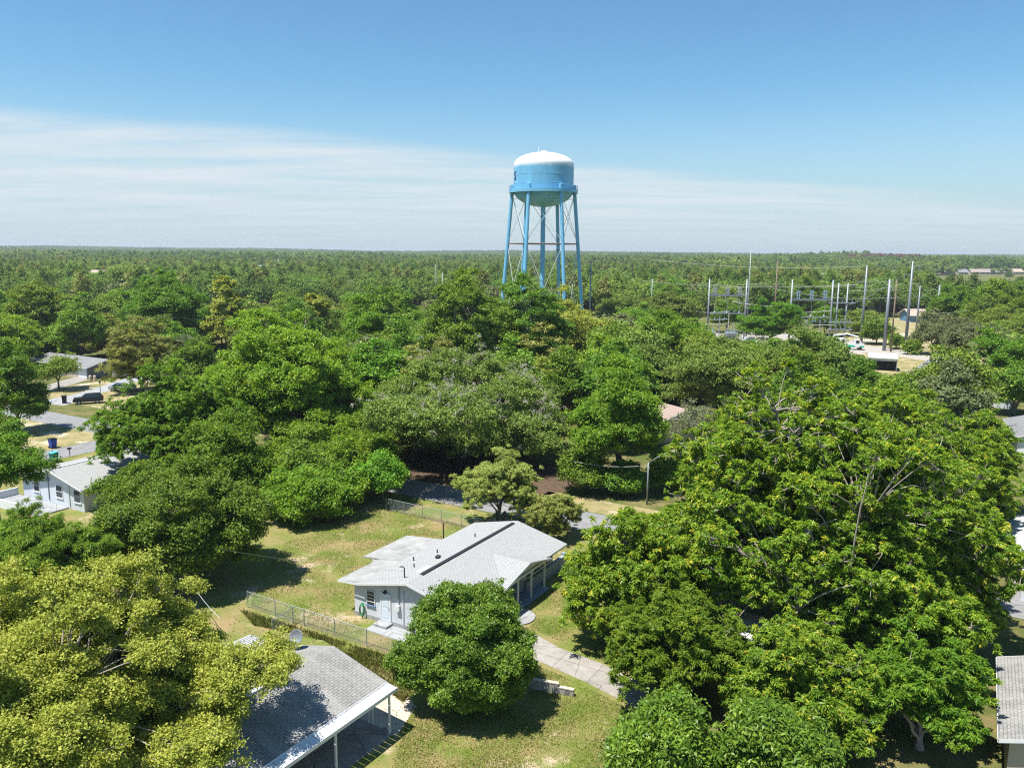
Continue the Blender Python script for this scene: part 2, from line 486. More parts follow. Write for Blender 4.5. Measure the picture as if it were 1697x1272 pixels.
def rdirs(rng, n, zmin=-1.0, zmax=1.0):
    z = rng.uniform(zmin, zmax, n); t = rng.uniform(0, 2 * np.pi, n)
    r = np.sqrt(np.maximum(0, 1 - z * z))
    return np.stack([r * np.cos(t), r * np.sin(t), z], 1)


def quads_mesh(name, V, tint, mats, mi=None):
    """V: (n,4,3) quads"""
    n = len(V)
    me = bpy.data.meshes.new(name)
    me.vertices.add(n * 4); me.loops.add(n * 4); me.polygons.add(n)
    me.vertices.foreach_set('co', V.reshape(-1).astype(np.float32))
    me.loops.foreach_set('vertex_index', np.arange(n * 4, dtype=np.int32))
    me.polygons.foreach_set('loop_start', np.arange(0, n * 4, 4, dtype=np.int32))
    for m in (mats if isinstance(mats, (list, tuple)) else [mats]): me.materials.append(m)
    if mi is not None: me.polygons.foreach_set('material_index', mi.astype(np.int32))
    a = me.attributes.new('tint', 'FLOAT', 'FACE')
    a.data.foreach_set('value', np.clip(tint, 0, 1).astype(np.float32))
    me.update(calc_edges=True)
    return me


def leaves(rng, sub, subdir, P, k):
    """k leaves round every sub-clump; P: a,b half length / width, sr spread, up, radial, droop"""
    n = len(sub)
    c = np.repeat(sub, k, 0); d = np.repeat(subdir, k, 0)
    m = n * k
    if P.get('radial'):
        t = unit(rdirs(rng, m, -0.35, 0.75) + 0.5 * d)
        pos = c + t * P['a'] * rng.uniform(0.7, 1.3, (m, 1)) + rng.normal(0, P['sr'] * 0.35, (m, 3))
        nn = unit(np.array([0, 0, 1.0]) + rng.normal(0, 0.55, (m, 3)))
    else:
        pos = c + rng.normal(0, 1, (m, 3)) * np.array([1, 1, P.get('flat', 0.65)]) * P['sr']
        nn = unit(0.45 * d + np.array([0, 0, P.get('up', 0.55)]) + rng.normal(0, P.get('rnd', 0.72), (m, 3)))
        t = rng.normal(0, 1, (m, 3))
    s = unit(np.cross(nn, t)); t = unit(np.cross(s, nn))
    sc = rng.uniform(0.7, 1.3, (m, 1))
    a, b = P['a'] * sc, P['b'] * sc
    dz = np.zeros((m, 3)); dz[:, 2] = -P.get('droop', 0.0) * a[:, 0]
    V = np.stack([pos - t * a, pos + s * b, pos + t * a + dz, pos - s * b], 1)
    tint = np.repeat(rng.normal(0.48, 0.17, n), k) + rng.normal(0, 0.23, m)
    return V, tint


def crown(rng, lobes, P):
    """clumps over ellipsoid lobes -> sub-clumps -> leaves. Returns quads, tints, clump centres"""
    CC, DD = [], []
    for (x, y, z, rx, ry, rz) in lobes:
        area = 4 * math.pi * ((rx * ry) ** 1.6 / 3 + 2 * (rx * rz) ** 1.6 / 3) ** (1 / 1.6)
        n = max(5, int(0.8 * P['dens'] * area / (P['cr'] ** 2 * 3.0)))
        d = rdirs(rng, n, P.get('zmin', -0.6), 1.0)
        wob = 1 + 0.16 * np.sin(3.1 * d[:, 0] + 2.3 * d[:, 2] + x) + 0.12 * np.sin(5.3 * d[:, 1] - 4 * d[:, 0] + y) + rng.normal(0, 0.07, n)
        rad = (rng.uniform(P.get('rmin', 0.45), 1.0, n) ** 0.6) * wob
        e = np.array([rx, ry, rz]) - P['cr'] * 0.6
        e = np.maximum(e, 0.3)
        CC.append(np.array([x, y, z]) + d * rad[:, None] * e); DD.append(d)
    C, D = np.concatenate(CC), np.concatenate(DD)
    ns = P['ns']
    cR = P['cr'] * rng.uniform(0.5, 1.35, len(C))
    sd = unit(rdirs(rng, len(C) * ns, -0.6, 1.0) + 0.55 * np.repeat(D, ns, 0) + np.array([0, 0, 0.25]))
    S = np.repeat(C, ns, 0) + sd * np.repeat(cR, ns)[:, None] * rng.uniform(0.5, 1.0, (len(sd), 1)) * np.array([1, 1, P.get('cflat', 0.75)])
    far = rng.random(len(S)) < 0.10
    S = S + sd * (far * np.minimum(rng.exponential(0.4, len(S)), 0.8) * P['cr'])[:, None]
    ok = S[:, 2] > 0.25
    S, sd = S[ok], sd[ok]
    V, t = leaves(rng, S, sd, P, P['k'])
    return V, t, C, S


def bez(a, c, b, n):
    return [a * (1 - t) ** 2 + c * 2 * t * (1 - t) + b * t * t for t in [i / n for i in range(n + 1)]]


def wood(rng, base_r, H0, C, mb, S=None, twig=0.0, prim=6, lean=(0, 0), stems=1, rlim=1.0):
    """trunk to height H0 and limbs to the clump centres C"""
    C = [Vector(c) for c in C]
    order = rng.permutation(len(C))
    prims = [C[i] for i in order[:prim]]
    top = Vector((lean[0], lean[1], H0))
    w = [Vector(rng.normal(0, base_r * 0.5, 3)) for _ in range(2)]
    for k in range(stems):
        off = Vector((0, 0, 0)) if stems == 1 else Vector((math.cos(k * 2.2), math.sin(k * 2.2), 0)) * base_r * 1.3
        tp = top + off * 2.5
        mb.tube([off + Vector((0, 0, -0.2)), off * 1.1 + Vector((0, 0, 0.35)), tp * 0.5 + w[0] * 0.6 + off * 0.3, tp],
                [base_r * 1.5, base_r * 1.05, base_r * 0.85, base_r * 0.6], 7)
    samples = []
    for p in prims:
        ctl = top.lerp(p, 0.45) + Vector((0, 0, 0.18 * (p - top).length))
        pts = bez(top - Vector((0, 0, 0.3)), ctl, p, 6)
        pts = [q + Vector(rng.normal(0, 0.03 * (p - top).length, 3)) * (0 if i in (0, 6) else 1) for i, q in enumerate(pts)]
        mb.tube(pts, [base_r * rlim * (0.55 - 0.45 * i / 6) for i in range(7)], 6, cap=False)
        samples += pts[2:6] + [pts[k].lerp(pts[k + 1], 0.5) for k in (2, 3, 4)]
    for i in order[prim:]:
        p = C[i]
        s = sorted(samples, key=lambda q: (q - p).length + 0.6 * max(0, q.z - p.z))[int(rng.integers(0, 5))] if len(samples) > 5 else top
        L_ = (p - s).length
        if L_ < 0.2: continue
        ctl = s.lerp(p, 0.5) + Vector((0, 0, 0.15 * L_)) + Vector(rng.normal(0, 0.08 * L_, 3))
        r0 = base_r * rlim * 0.2
        mb.tube(bez(s, ctl, p, 4), [r0, r0 * 0.8, r0 * 0.62, r0 * 0.45, r0 * 0.3], 5, cap=False)
    if twig > 0 and S is not None:
        Cn = np.array([tuple(c) for c in C])
        pick = rng.random(len(S)) < twig
        for s in S[pick]:
            j = int(np.argmin(((Cn - s) ** 2).sum(1)))
            c = C[j]; s = Vector(s)
            s2 = s + (s - c) * 0.15
            ctl = c.lerp(s2, 0.5) + Vector(rng.normal(0, 0.12, 3))
            r0 = max(0.02, base_r * 0.11)
            mb.tube(bez(c, ctl, s2, 3), [r0, r0 * 0.8, r0 * 0.6, r0 * 0.35], 4, cap=False)


PRE = {
    # cr clump radius, dens clump density, ns sub-clumps per clump, k leaves per sub-clump, a/b leaf half sizes
    'oak':    dict(cr=1.5, dens=1.5, ns=16, k=30, a=0.20, b=0.10, sr=0.42, up=0.6),
    'dark':   dict(cr=1.3, dens=1.5, ns=15, k=26, a=0.20, b=0.11, sr=0.38, up=0.6),
    'gloss':  dict(cr=0.95, dens=1.9, ns=16, k=26, a=0.15, b=0.08, sr=0.22, up=0.5, rmin=0.6),
    'bright': dict(cr=1.3, dens=1.4, ns=14, k=26, a=0.26, b=0.11, sr=0.42, up=0.7, droop=0.5),
    'yellow': dict(cr=1.15, dens=1.5, ns=16, k=34, a=0.13, b=0.075, sr=0.26, up=0.6, rmin=0.4),
    'pinnate': dict(cr=1.1, dens=1.7, ns=11, k=15, a=0.30, b=0.085, sr=0.26, radial=True, droop=0.35, rmin=0.2, cflat=1.0),
    'feather': dict(cr=1.0, dens=1.5, ns=14, k=22, a=0.30, b=0.05, sr=0.35, radial=True, droop=0.6),
    'cedar':  dict(cr=0.85, dens=1.1, ns=12, k=24, a=0.22, b=0.045, sr=0.25, radial=True, droop=-0.2, cflat=0.6),
    'pine':   dict(cr=1.3, dens=1.2, ns=12, k=26, a=0.36, b=0.06, sr=0.35, radial=True, cflat=0.4, zmin=-0.9),
    'sparse': dict(cr=1.1, dens=0.75, ns=12, k=20, a=0.24, b=0.085, sr=0.36, up=0.8, droop=0.4, rmin=0.3, cflat=0.45),
}


def make_tree(name, lobes, kind, leafm, seed, trunk_r=0.28, H0=None, bark='bark', twig=0.0, prim=6, stems=1,
              loc=(0, 0, 0), label='', cat='tree', group=None, P=None, moss=0.0, flowers=0.0, rlim=1.0, bare=False):
    rng = np.random.default_rng(seed)
    P = {**PRE[kind], **(P or {})}
    V, t, C, S = crown(rng, lobes, P)
    zmin = min(l[2] - l[5] for l in lobes)
    if H0 is None: H0 = max(0.8, zmin + 0.25 * (lobes[0][2] - zmin))
    root = thing(name, label, cat, loc, 0, group)
    mats = [leafm]
    mi = None
    cr_ = link('crown', quads_mesh(name + '_crown', V, t, mats, mi), root)
    mb = MB()
    wood(rng, trunk_r, H0, C, mb, S, twig, prim, stems=stems, rlim=rlim)
    mb.build('trunk', M[bark], root, smooth=True)
    if moss > 0:
        pick = C[rng.random(len(C)) < moss]
        cs = np.repeat(pick, 14, 0) + rng.normal(0, P['cr'] * 0.62, (len(pick) * 14, 3)) + np.array([0, 0, P['cr'] * 0.5])
        Vm, tm = leaves(rng, cs, rdirs(rng, len(cs), -0.2, 1), dict(a=0.24, b=0.03, sr=0.3, radial=True, droop=0.8), 16)
        o = link('moss', quads_mesh(name + '_moss', Vm, tm, L['moss']), root)
        o['label'] = 'grey moss and bare twigs on the upper boughs'
    if flowers > 0:
        f = S[rng.random(len(S)) < flowers]
        Vf, tf = leaves(rng, f + np.array([0, 0, 0.3]), rdirs(rng, len(f), 0, 1), dict(a=0.2, b=0.13, sr=0.2), 8)
        link('blossom', quads_mesh(name + '_blossom', Vf, tf, L['flower']), root)
    return root


def lobe_tree(name, Lp, Rp, top, Y, zb, kind, leafm, seed, label, extra=None, ry=None, zc=None, **kw):
    """tree whose crown spans pixels Lp..Rp at distance Y with its top at pixel row top; stands on the ground there"""
    c = at((Lp + Rp) / 2, top, Y)
    rx = (Rp - Lp) / 2 * Y / F
    ztop = c.z
    rz = (ztop - zb) / 2
    loc = (c.x, Y, 0)
    rng = np.random.default_rng(seed + 7)
    lobes = [(0, 0, (ztop + zb) / 2 - 0.05 * rz, rx * 0.86, (ry or rx) * 0.86, rz * 0.98)]
    for k in range(5):   # side lobes break the outline
        t = k * 1.2566 + rng.uniform(-0.3, 0.3)
        q = rng.uniform(0.48, 0.62)
        zz = zb + (ztop - zb) * rng.uniform(0.26, 0.60)
        rr = rx * rng.uniform(0.42, 0.54)
        lobes.append((math.cos(t) * rx * q, math.sin(t) * (ry or rx) * q, zz, rr, rr, min(rz * 0.6, rr * 0.9)))
    if extra: lobes += extra
    return make_tree(name, lobes, kind, leafm, seed, loc=loc, label=label, **kw)

# ------------------------------------------------------------------ terrain, roads
U = Vector((0.507, 0.862, 0)); Vv = Vector((0.862, -0.507, 0))     # street grid: along / across
GRID = math.atan2(-0.507, 0.862)


def gz(x, y):
    r = math.hypot(x, y)
    f = min(1, max(0, (r - 900) / 4200))
    h = 12.5 * f * f * (3 - 2 * f)
    w = min(1, max(0, (r - 700) / 1500))
    h += w * (2.6 * math.sin(x / 410 + 0.7) + 2.2 * math.sin(x / 190 + y / 700 + 2) + 2.4 * math.sin(y / 520 + x / 1500))
    h += 11 * math.exp(-((x - 771) / 150) ** 2 - ((y - 1700) / 260) ** 2)
    if x < -500: h += 5 * min(1, (-500 - x) / 1200) * w
    return h


def ground():
    rs = [0, 30, 60, 100, 160, 260, 400, 600, 800] + [800 * 1.09 ** k for k in range(1, 27)]
    n = 160
    vs, fs = [(0, 0, 0)], []
    for r in rs[1:]:
        for k in range(n):
            t = 2 * math.pi * k / n
            x, y = r * math.sin(t), r * math.cos(t)
            vs.append((x, y, gz(x, y)))
    for k in range(n): fs.append((0, 1 + (k + 1) % n, 1 + k))
    for i in range(len(rs) - 2):
        b = 1 + i * n
        for k in range(n):
            k2 = (k + 1) % n
            fs.append((b + k, b + k2, b + n + k2, b + n + k))
    mb = MB().add(vs, fs)
    o = mb.build('ground', M['ground'], smooth=True)
    tag(o, kind='structure')


ground()


def sheet(name, poly, z, m, sub=None):
    mb = MB()
    n = len(poly)
    area = sum(poly[i][0] * poly[(i + 1) % n][1] - poly[(i + 1) % n][0] * poly[i][1] for i in range(n))
    if area < 0: poly = poly[::-1]
    mb.add([(p[0], p[1], z) for p in poly], [tuple(range(n))])
    o = mb.build(name, M[m] if isinstance(m, str) else m)
    return tag(o, kind='structure')


def uv(o, u, v):
    return (o[0] + U.x * u + Vv.x * v, o[1] + U.y * u + Vv.y * v)


A0 = (9.7, 70.8)      # a point on the near edge of the street behind the house
sheet('street', [uv(A0, 0, 75), uv(A0, 5.3, 75), uv(A0, 5.3, -130), uv(A0, 0, -130)], 0.012, 'asphalt')
B0 = (-59.3, 98.6)
sheet('side_street', [uv(B0, -60, -2.7), uv(B0, -60, 2.7), uv(B0, 16.2, 2.7), uv(B0, 16.2, -2.7)], 0.008, 'asphalt')
# lots
sheet('lawn', [uv(A0, -0.3, 14), uv(A0, -0.3, -34), uv(A0, -40, -30), uv(A0, -48, 14)], 0.004, 'lawn')
sheet('verge', [uv(A0, 5.5, 22), uv(A0, 9.5, 22), uv(A0, 9.5, -12), uv(A0, 5.5, -12)], 0.004, 'sandlawn')
sheet('corner_lawn', [uv(B0, -40, -2.9), uv(B0, 12, -2.9), uv(B0, 14.5, -5), uv(B0, 14.5, -30), uv(B0, -40, -34)], 0.004, 'sandlawn')
sheet('far_lawn', [uv(B0, 22.4, 30), uv(B0, 60, 30), uv(B0, 60, -50), uv(B0, 22.4, -50)], 0.004, 'sandlawn')
sheet('strip_lawn', [uv(B0, -50, 2.9), uv(B0, 15, 2.9), uv(B0, 15, 40), uv(B0, -50, 24)], 0.004, 'lawn')
sheet('leaf_litter', [uv(A0, 5.5, -12.2), uv(A0, 20, -8), uv(A0, 20, -34), uv(A0, 5.5, -40)], 0.004, 'litter')
sheet('dirt_patch', [gp(655, 1135), gp(690, 1170), gp(660, 1215), gp(600, 1235), gp(560, 1215), gp(620, 1160)], 0.008, 'sandtrack')
# H1 driveway
sheet('driveway', [gp(862, 1052), gp(880, 1046), gp(925, 1072), gp(1000, 1100), gp(1080, 1140), gp(1060, 1175), gp(975, 1132), gp(900, 1098), gp(860, 1085)], 0.012, 'concrete')
# drives of the far houses on the left
sheet('driveway', [gp(60, 666), gp(106, 672), gp(200, 641), gp(240, 628), gp(222, 620), gp(180, 636), gp(120, 654)], 0.010, 'paleconcrete')
sheet('driveway', [gp(40, 650), gp(75, 650), gp(146, 629), gp(126, 624), gp(70, 640)], 0.012, 'concrete')
sheet('driveway', [gp(-20, 735), gp(55, 742), gp(75, 745), gp(66, 758), gp(20, 752), gp(-20, 745)], 0.016, 'concrete')
# substation yard and the clearings round it
sheet('substation_yard', [(44, 225), (78, 223), (108, 240), (100, 268), (60, 272), (42, 262)], 0.008, 'gravel')
sheet('tower_lawn', [(-6, 205), (32, 203), (36, 262), (-10, 262)], 0.004, 'meadow')
sheet('field', [(82, 175), (130, 172), (150, 215), (195, 330), (150, 340), (108, 255), (84, 225)], 0.004, 'sandlawn')
sheet('track', [gp(1395, 568), gp(1440, 572), gp(1545, 588), gp(1600, 600), gp(1600, 610), gp(1530, 597), gp(1440, 584), gp(1380, 590)], 0.012, 'gravel')
sheet('sandy_path', [gp(1425, 552), gp(1510, 552), gp(1520, 557), gp(1430, 557)], 0.010, 'sandtrack')
sheet('sandy_path', [gp(1428, 562), gp(1508, 565), gp(1508, 568), gp(1428, 565)], 0.010, 'sandtrack')
sheet('path', [gp(1537, 596), gp(1550, 597), gp(1520, 618), gp(1500, 630), gp(1490, 628)], 0.016, 'asphalt')
sheet('meadow', [(225, 425), (320, 425), (850, 1130), (560, 1130), (470, 800)], 0.5, 'meadow')
sheet('meadow', [(318, 690), (360, 690), (470, 910), (400, 910)], 0.5, 'meadow')


# ------------------------------------------------------------------ house parts
def window(parent, c, w, h, face, fr='white', sill=None, bars=1):
    """face: unit normal in local frame ('x+','x-','y-','y+'); a frame proud of the wall with a dark pane inside"""
    ax = face[0]; s = 1 if face[1] == '+' else -1
    t = 0.05

    def bxx(a0, a1, z0, z1, d0, d1, mb):
        if ax == 'y': mb.bx(c[0] + a0, c[0] + a1, *sorted((c[1] + s * d0, c[1] + s * d1)), c[2] + z0, c[2] + z1)
        else: mb.bx(*sorted((c[0] + s * d0, c[0] + s * d1)), c[1] + a0, c[1] + a1, c[2] + z0, c[2] + z1)
    f = MB()
    bxx(-w / 2 - t, -w / 2, -h / 2, h / 2, 0.0, 0.06, f)
    bxx(w / 2, w / 2 + t, -h / 2, h / 2, 0.0, 0.06, f)
    bxx(-w / 2 - t, w / 2 + t, h / 2, h / 2 + t, 0.0, 0.063, f)
    for b in range(bars):
        z = -h / 2 + h * (b + 1) / (bars + 1)
        bxx(-w / 2, w / 2, z - 0.02, z + 0.02, 0.028, 0.05, f)
    wo = f.build('window', M[fr], parent)
    g = MB(); bxx(-w / 2, w / 2, -h / 2, h / 2, 0.004, 0.025, g); g.build('pane', M['glass'], wo)
    s_ = MB(); bxx(-w / 2 - 0.1, w / 2 + 0.1, -h / 2 - 0.1, -h / 2, 0.0, 0.10, s_); s_.build('sill', M[sill or fr], wo)
    return wo


def door(parent, c, w, h, face, m='door', frame='white'):
    ax = face[0]; s = 1 if face[1] == '+' else -1

    def bxx(a0, a1, z0, z1, d0, d1, mb):
        if ax == 'y': mb.bx(c[0] + a0, c[0] + a1, *sorted((c[1] + s * d0, c[1] + s * d1)), c[2] + z0, c[2] + z1)
        else: mb.bx(*sorted((c[0] + s * d0, c[0] + s * d1)), c[1] + a0, c[1] + a1, c[2] + z0, c[2] + z1)
    d = MB(); bxx(-w / 2, w / 2, 0, h, 0.003, 0.05, d)
    for z in (0.25, 1.1): bxx(-w * 0.33, w * 0.33, z, z + 0.65, 0.05, 0.062, d)
    do = d.build('door', M[m], parent)
    f = MB(); bxx(-w / 2 - 0.08, -w / 2, 0, h, 0.0, 0.07, f); bxx(w / 2, w / 2 + 0.08, 0, h, 0.0, 0.07, f); bxx(-w / 2 - 0.08, w / 2 + 0.08, h, h + 0.08, 0.0, 0.073, f)
    f.build('door_frame', M[frame], do)
    k = MB(); bxx(w * 0.36, w * 0.43, 0.98, 1.05, 0.05, 0.11, k); k.build('handle', M['steel'], do)
    return do


def roof_board(mb, a, b, h=0.18, t=0.03, mi=0, out=(0, 0)):
    """fascia strip under a roof edge a-b"""
    a, b = Vector(a), Vector(b)
    d = (b - a); n = Vector((d.y, -d.x, 0)).normalized() * t
    vs = [a + n, b + n, b + n - Vector((0, 0, h)), a + n - Vector((0, 0, h)), a, b, b - Vector((0, 0, h)), a - Vector((0, 0, h))]
    mb.add(vs, [(0, 1, 2, 3), (7, 6, 5, 4), (0, 4, 5, 1), (3, 2, 6, 7), (0, 3, 7, 4), (1, 5, 6, 2)], mi)


# ------------------------------------------------------------------ main house
def main_house():
    O = thing('house', 'white ranch house with pale shingle roof, black ridge strip and gabled front porch', 'house', (-6.89, 51.87, 0), GRID)
    ZR = 3.7

    def zr(x): return ZR - 0.239 * x if x > 0 else ZR + 0.221 * x
    # walls (closed masses, butted)
    w = MB()
    w.wall([(-4.2, 0), (2.45, 0), (2.45, zr(2.45) - 0.2), (0, ZR - 0.2), (-4.2, zr(-4.2) - 0.2)], 0.0, 14.4)
    w.wall([(2.453, 0), (3.7, 0), (3.7, zr(3.7) - 0.22), (2.453, zr(2.453) - 0.22)], 0.0, 5.3)
    w.wall([(2.453, 0), (3.55, 0), (3.55, zr(3.55) - 0.22), (2.453, zr(2.453) - 0.22)], 9.5, 14.4)
    w.wall([(-5.1, 0), (-4.203, 0), (-4.203, 2.55), (-5.1, 2.48)], -0.003, 4.2)
    w.wall([(-7.0, 0), (-4.203, 0), (-4.203, 2.52), (-7.0, 2.35)], 4.203, 9.4)
    w.build('wall', M['wall'], O)
    # foundation band slightly proud at the gable
    w = MB(); w.bx(-5.13, 3.72, -0.035, -0.006, 0, 0.32); w.build('foundation', M['paleconcrete'], O)
    # main roof
    r = MB()
    r.slab([(0, -0.45, ZR), (4.65, -0.45, zr(4.65)), (4.65, 14.7, zr(4.65)), (0, 14.7, ZR)], 0.11)
    r.slab([(0, -0.45, ZR), (0, 14.7, ZR), (-4.35, 14.7, zr(-4.35)), (-4.35, -0.45, zr(-4.35))], 0.11)
    ro = r.build('roof', M['shingle'], O)
    # low roofs on the left
    r = MB()
    ze = zr(-4.35) - 0.02
    r.slab([(-4.34, -0.40, ze), (-4.34, 4.25, ze), (-6.35, 4.25, ze - 0.2), (-6.35, -0.30, ze - 0.2)], 0.1)
    r.slab([(-4.34, 4.25, ze), (-4.34, 9.9, ze), (-7.95, 9.8, ze - 0.32), (-7.95, 4.25, ze - 0.32)], 0.1)
    r.build('flat_roof', M['flatroof'], O)
    # ridge strip, roof vents
    r = MB(); r.box((0.02, 7.6, ZR + 0.035), (0.26, 12.7, 0.07)); r.build('ridge_vent', M['dark'], ro)
    for (x, y, h, rad) in ((-1.35, 10.2, 0.3, 0.05), (-3.1, 4.4, 0.3, 0.05), (-2.2, 6.2, 0.28, 0.05), (-1.9, 2.9, 0.25, 0.05)):
        v = MB(); v.tube([(x, y, zr(x) - 0.05), (x, y, zr(x) + h)], rad, 8); v.build('vent_pipe', M['dark'], ro)
    v = MB(); v.box((-1.2, 4.9, zr(-1.2) + 0.13), (0.34, 0.34, 0.2), 0.2, bev=0.05); v.build('roof_vent', M['dark'], ro)
    v = MB(); v.slab([(-0.9, 1.7, zr(-0.9) + 0.03), (-0.35, 1.7, zr(-.35) + 0.03), (-0.35, 3.1, zr(-.35) + 0.03), (-0.9, 3.1, zr(-.9) + 0.03)], 0.02); v.build('roof_patch', M['white'], ro)
    # porch roof
    px, ya, yb, yc, zl, za = 4.95, 4.35, 8.1, 11.5, 2.5, 3.3
    xi = (ZR - za) / 0.239
    r = MB()
    xl = (ZR - zl) / 0.239
    lift = 0.02
    r.slab([(px, yb, za), (xi - 0.3, yb, za), (xl, ya, zl + lift), (px, ya, zl)], 0.10)
    r.slab([(px, yb, za), (px, yc, zl), (xl, yc, zl + lift), (xi - 0.3, yb, za)], 0.10)
    r.build('porch_roof', M['shingle_x'], O)
    g = MB()
    g.wally([(ya + 0.35, zl - 0.05), (yc - 0.35, zl - 0.05), (yb, za - 0.14)], 4.55, 4.65)
    g.build('porch_gable', M['white'], O)
    g = MB(); g.bx(4.50, 4.68, ya + 0.3, yc - 0.3, zl - 0.24, zl - 0.055)
    for y in (6.9, 8.9, 11.0): g.bx(4.53, 4.65, y - 0.06, y + 0.06, 0.1, zl - 0.243)
    g.build('porch_post', M['white'], O)
    # fascia
    f = MB()
    e = 0.03
    roof_board(f, (4.67, -0.45, zr(4.65) + 0.0), (4.67, ya - 0.02, zr(4.65)), 0.17)
    roof_board(f, (4.67, yc + 0.02, zr(4.65)), (4.67, 14.7, zr(4.65)), 0.17)
    roof_board(f, (0, -0.47, ZR), (4.65, -0.47, zr(4.65)), 0.17)
    roof_board(f, (-4.35, -0.47, zr(-4.35)), (0, -0.47, ZR), 0.17)
    roof_board(f, (-6.35, -0.36, ze - 0.2), (-4.35, -0.47, ze), 0.15)
    roof_board(f, (px + 0.02, yb, za), (px + 0.02, ya, zl), 0.16); roof_board(f, (px + 0.02, yc, zl), (px + 0.02, yb, za), 0.16)
    f.build('fascia', M['white'], O)
    # porch floor, front wall details
    p = MB(); p.bx(2.46, 4.95, 5.4, 11.3, 0.0, 0.13); p.build('porch_floor', M['porchfloor'], O)
    b = MB(); b.bx(3.56, 3.86, 9.52, 16.3, 0.0, 0.95); b.bx(3.50, 3.92, 16.0, 16.3, 0.95, 1.15); b.build('block_wall', M['block'], O)
    for y in (10.4, 11.6, 12.8): window(O, (3.55, y, 1.66), 1.0, 1.05, 'x+')
    window(O, (3.55, 13.85, 1.66), 0.6, 1.05, 'x+')
    door(O, (2.45, 7.3, 0.14), 0.9, 2.02, 'x+', 'white')
    window(O, (2.45, 8.6, 1.5), 0.9, 1.1, 'x+')
    # gable end
    window(O, (-3.55, 0.0, 1.62), 0.66, 1.05, 'y-', 'white', 'bluetrim', bars=3)
    door(O, (-2.2, 0.0, 0.22), 0.78, 2.0, 'y-')
    s = MB(); s.bx(-2.75, -1.6, -0.75, -0.04, 0.0, 0.2); s.build('doorstep', M['paleconcrete'], O)
    l = MB(); l.tube([(-2.2, -0.0, 2.42), (-2.2, -0.09, 2.42)], 0.11, 12); l.tube([(-2.2, -0.09, 2.42), (-2.2, -0.2, 2.36)], [0.09, 0.12], 12); l.build('wall_lamp', M['dark'], O)
    x = MB(); x.box((-1.05, -0.12, 1.5), (0.34, 0.2, 0.45), bev=0.03); x.build('meter_box', M['white'], O)
    x = MB(); x.tube([(-0.98, -0.07, 1.7), (-0.98, -0.07, 3.1)], 0.035, 8); x.build('conduit', M['paleconcrete'], O)
    x = MB(); x.tube([(-0.6, -0.07, 0.2), (-0.6, -0.07, 2.9)], 0.03, 8); x.build('conduit', M['wall'], O)
    x = MB(); x.tube([(-0.98, 0.6, 3.4), (-0.98, 0.6, 4.2), (-1.1, 0.55, 4.32), (-1.3, 0.5, 4.26)], 0.045, 8); x.build('service_mast', M['dark'], O)
    return O


main_house()
# slabs and small things round it
OH = (-6.89, 51.87)
patio = sheet('patio', [uv(OH, -1.5, -2.9), uv(OH, -1.6, 1.8), uv(OH, -0.02, 1.8), uv(OH, -0.02, -2.9)], 0.02, 'paleconcrete')
rs_ = MB(); cxy = uv(OH, 5.7, 5.2)
rs_.prism([(cxy[0] + 1.35 * math.cos(t * 0.3927), cxy[1] + 1.35 * math.sin(t * 0.3927)) for t in range(16)], 0.0, 0.1)
tag(rs_.build('round_slab', M['paleconcrete']), 'round pale concrete step slab at the end of the porch', 'slab')
h_ = thing('garden_hose', 'coiled green garden hose hanging on the white gable wall', 'hose', (*uv(OH, -0.1, -4.25), 0), GRID)
x = MB()
for k in range(7):
    x.tube([(0.19 * math.cos(t * 0.45) * (1 + 0.02 * k), -0.06 - 0.016 * k, 0.62 + (0.52 - 0.02 * k) * math.sin(t * 0.45)) for t in range(15)], 0.022, 6)
x.build('coil', M['hose'], h_)
x = MB(); x.box((0, -0.03, 1.05), (0.2, 0.07, 0.14)); x.build('bracket', M['hose'], h_)
# two-step block wall by the drive
p0, p1, p2 = gp(878, 1140), gp(926, 1148), gp(951, 1153)
x = MB()
def wallseg(mb, a, b, t, z0, z1, mi=0):
    a, b = Vector((*a, 0)), Vector((*b, 0))
    d = b - a; c = (a + b) / 2
    mb.box((c.x, c.y, (z0 + z1) / 2), (d.length, t, z1 - z0), math.atan2(d.y, d.x), mi)
lw = thing('block_wall', 'low stepped concrete block wall beside the driveway', 'wall', (*p1, 0))
def rel(p, o): return (p[0] - o[0], p[1] - o[1])
wallseg(x, rel(p0, p1), (0, 0), 0.2, 0, 0.62); wallseg(x, (0.004, 0), rel(p2, p1), 0.2, 0, 0.40)
x.build('blocks', M['concrete'], lw)
x = MB(); wallseg(x, rel(p0, p1), (0, 0), 0.24, 0.622, 0.68); wallseg(x, (0.004, 0), rel(p2, p1), 0.24, 0.402, 0.46)
x.build('cap', M['sandtrack'], lw)


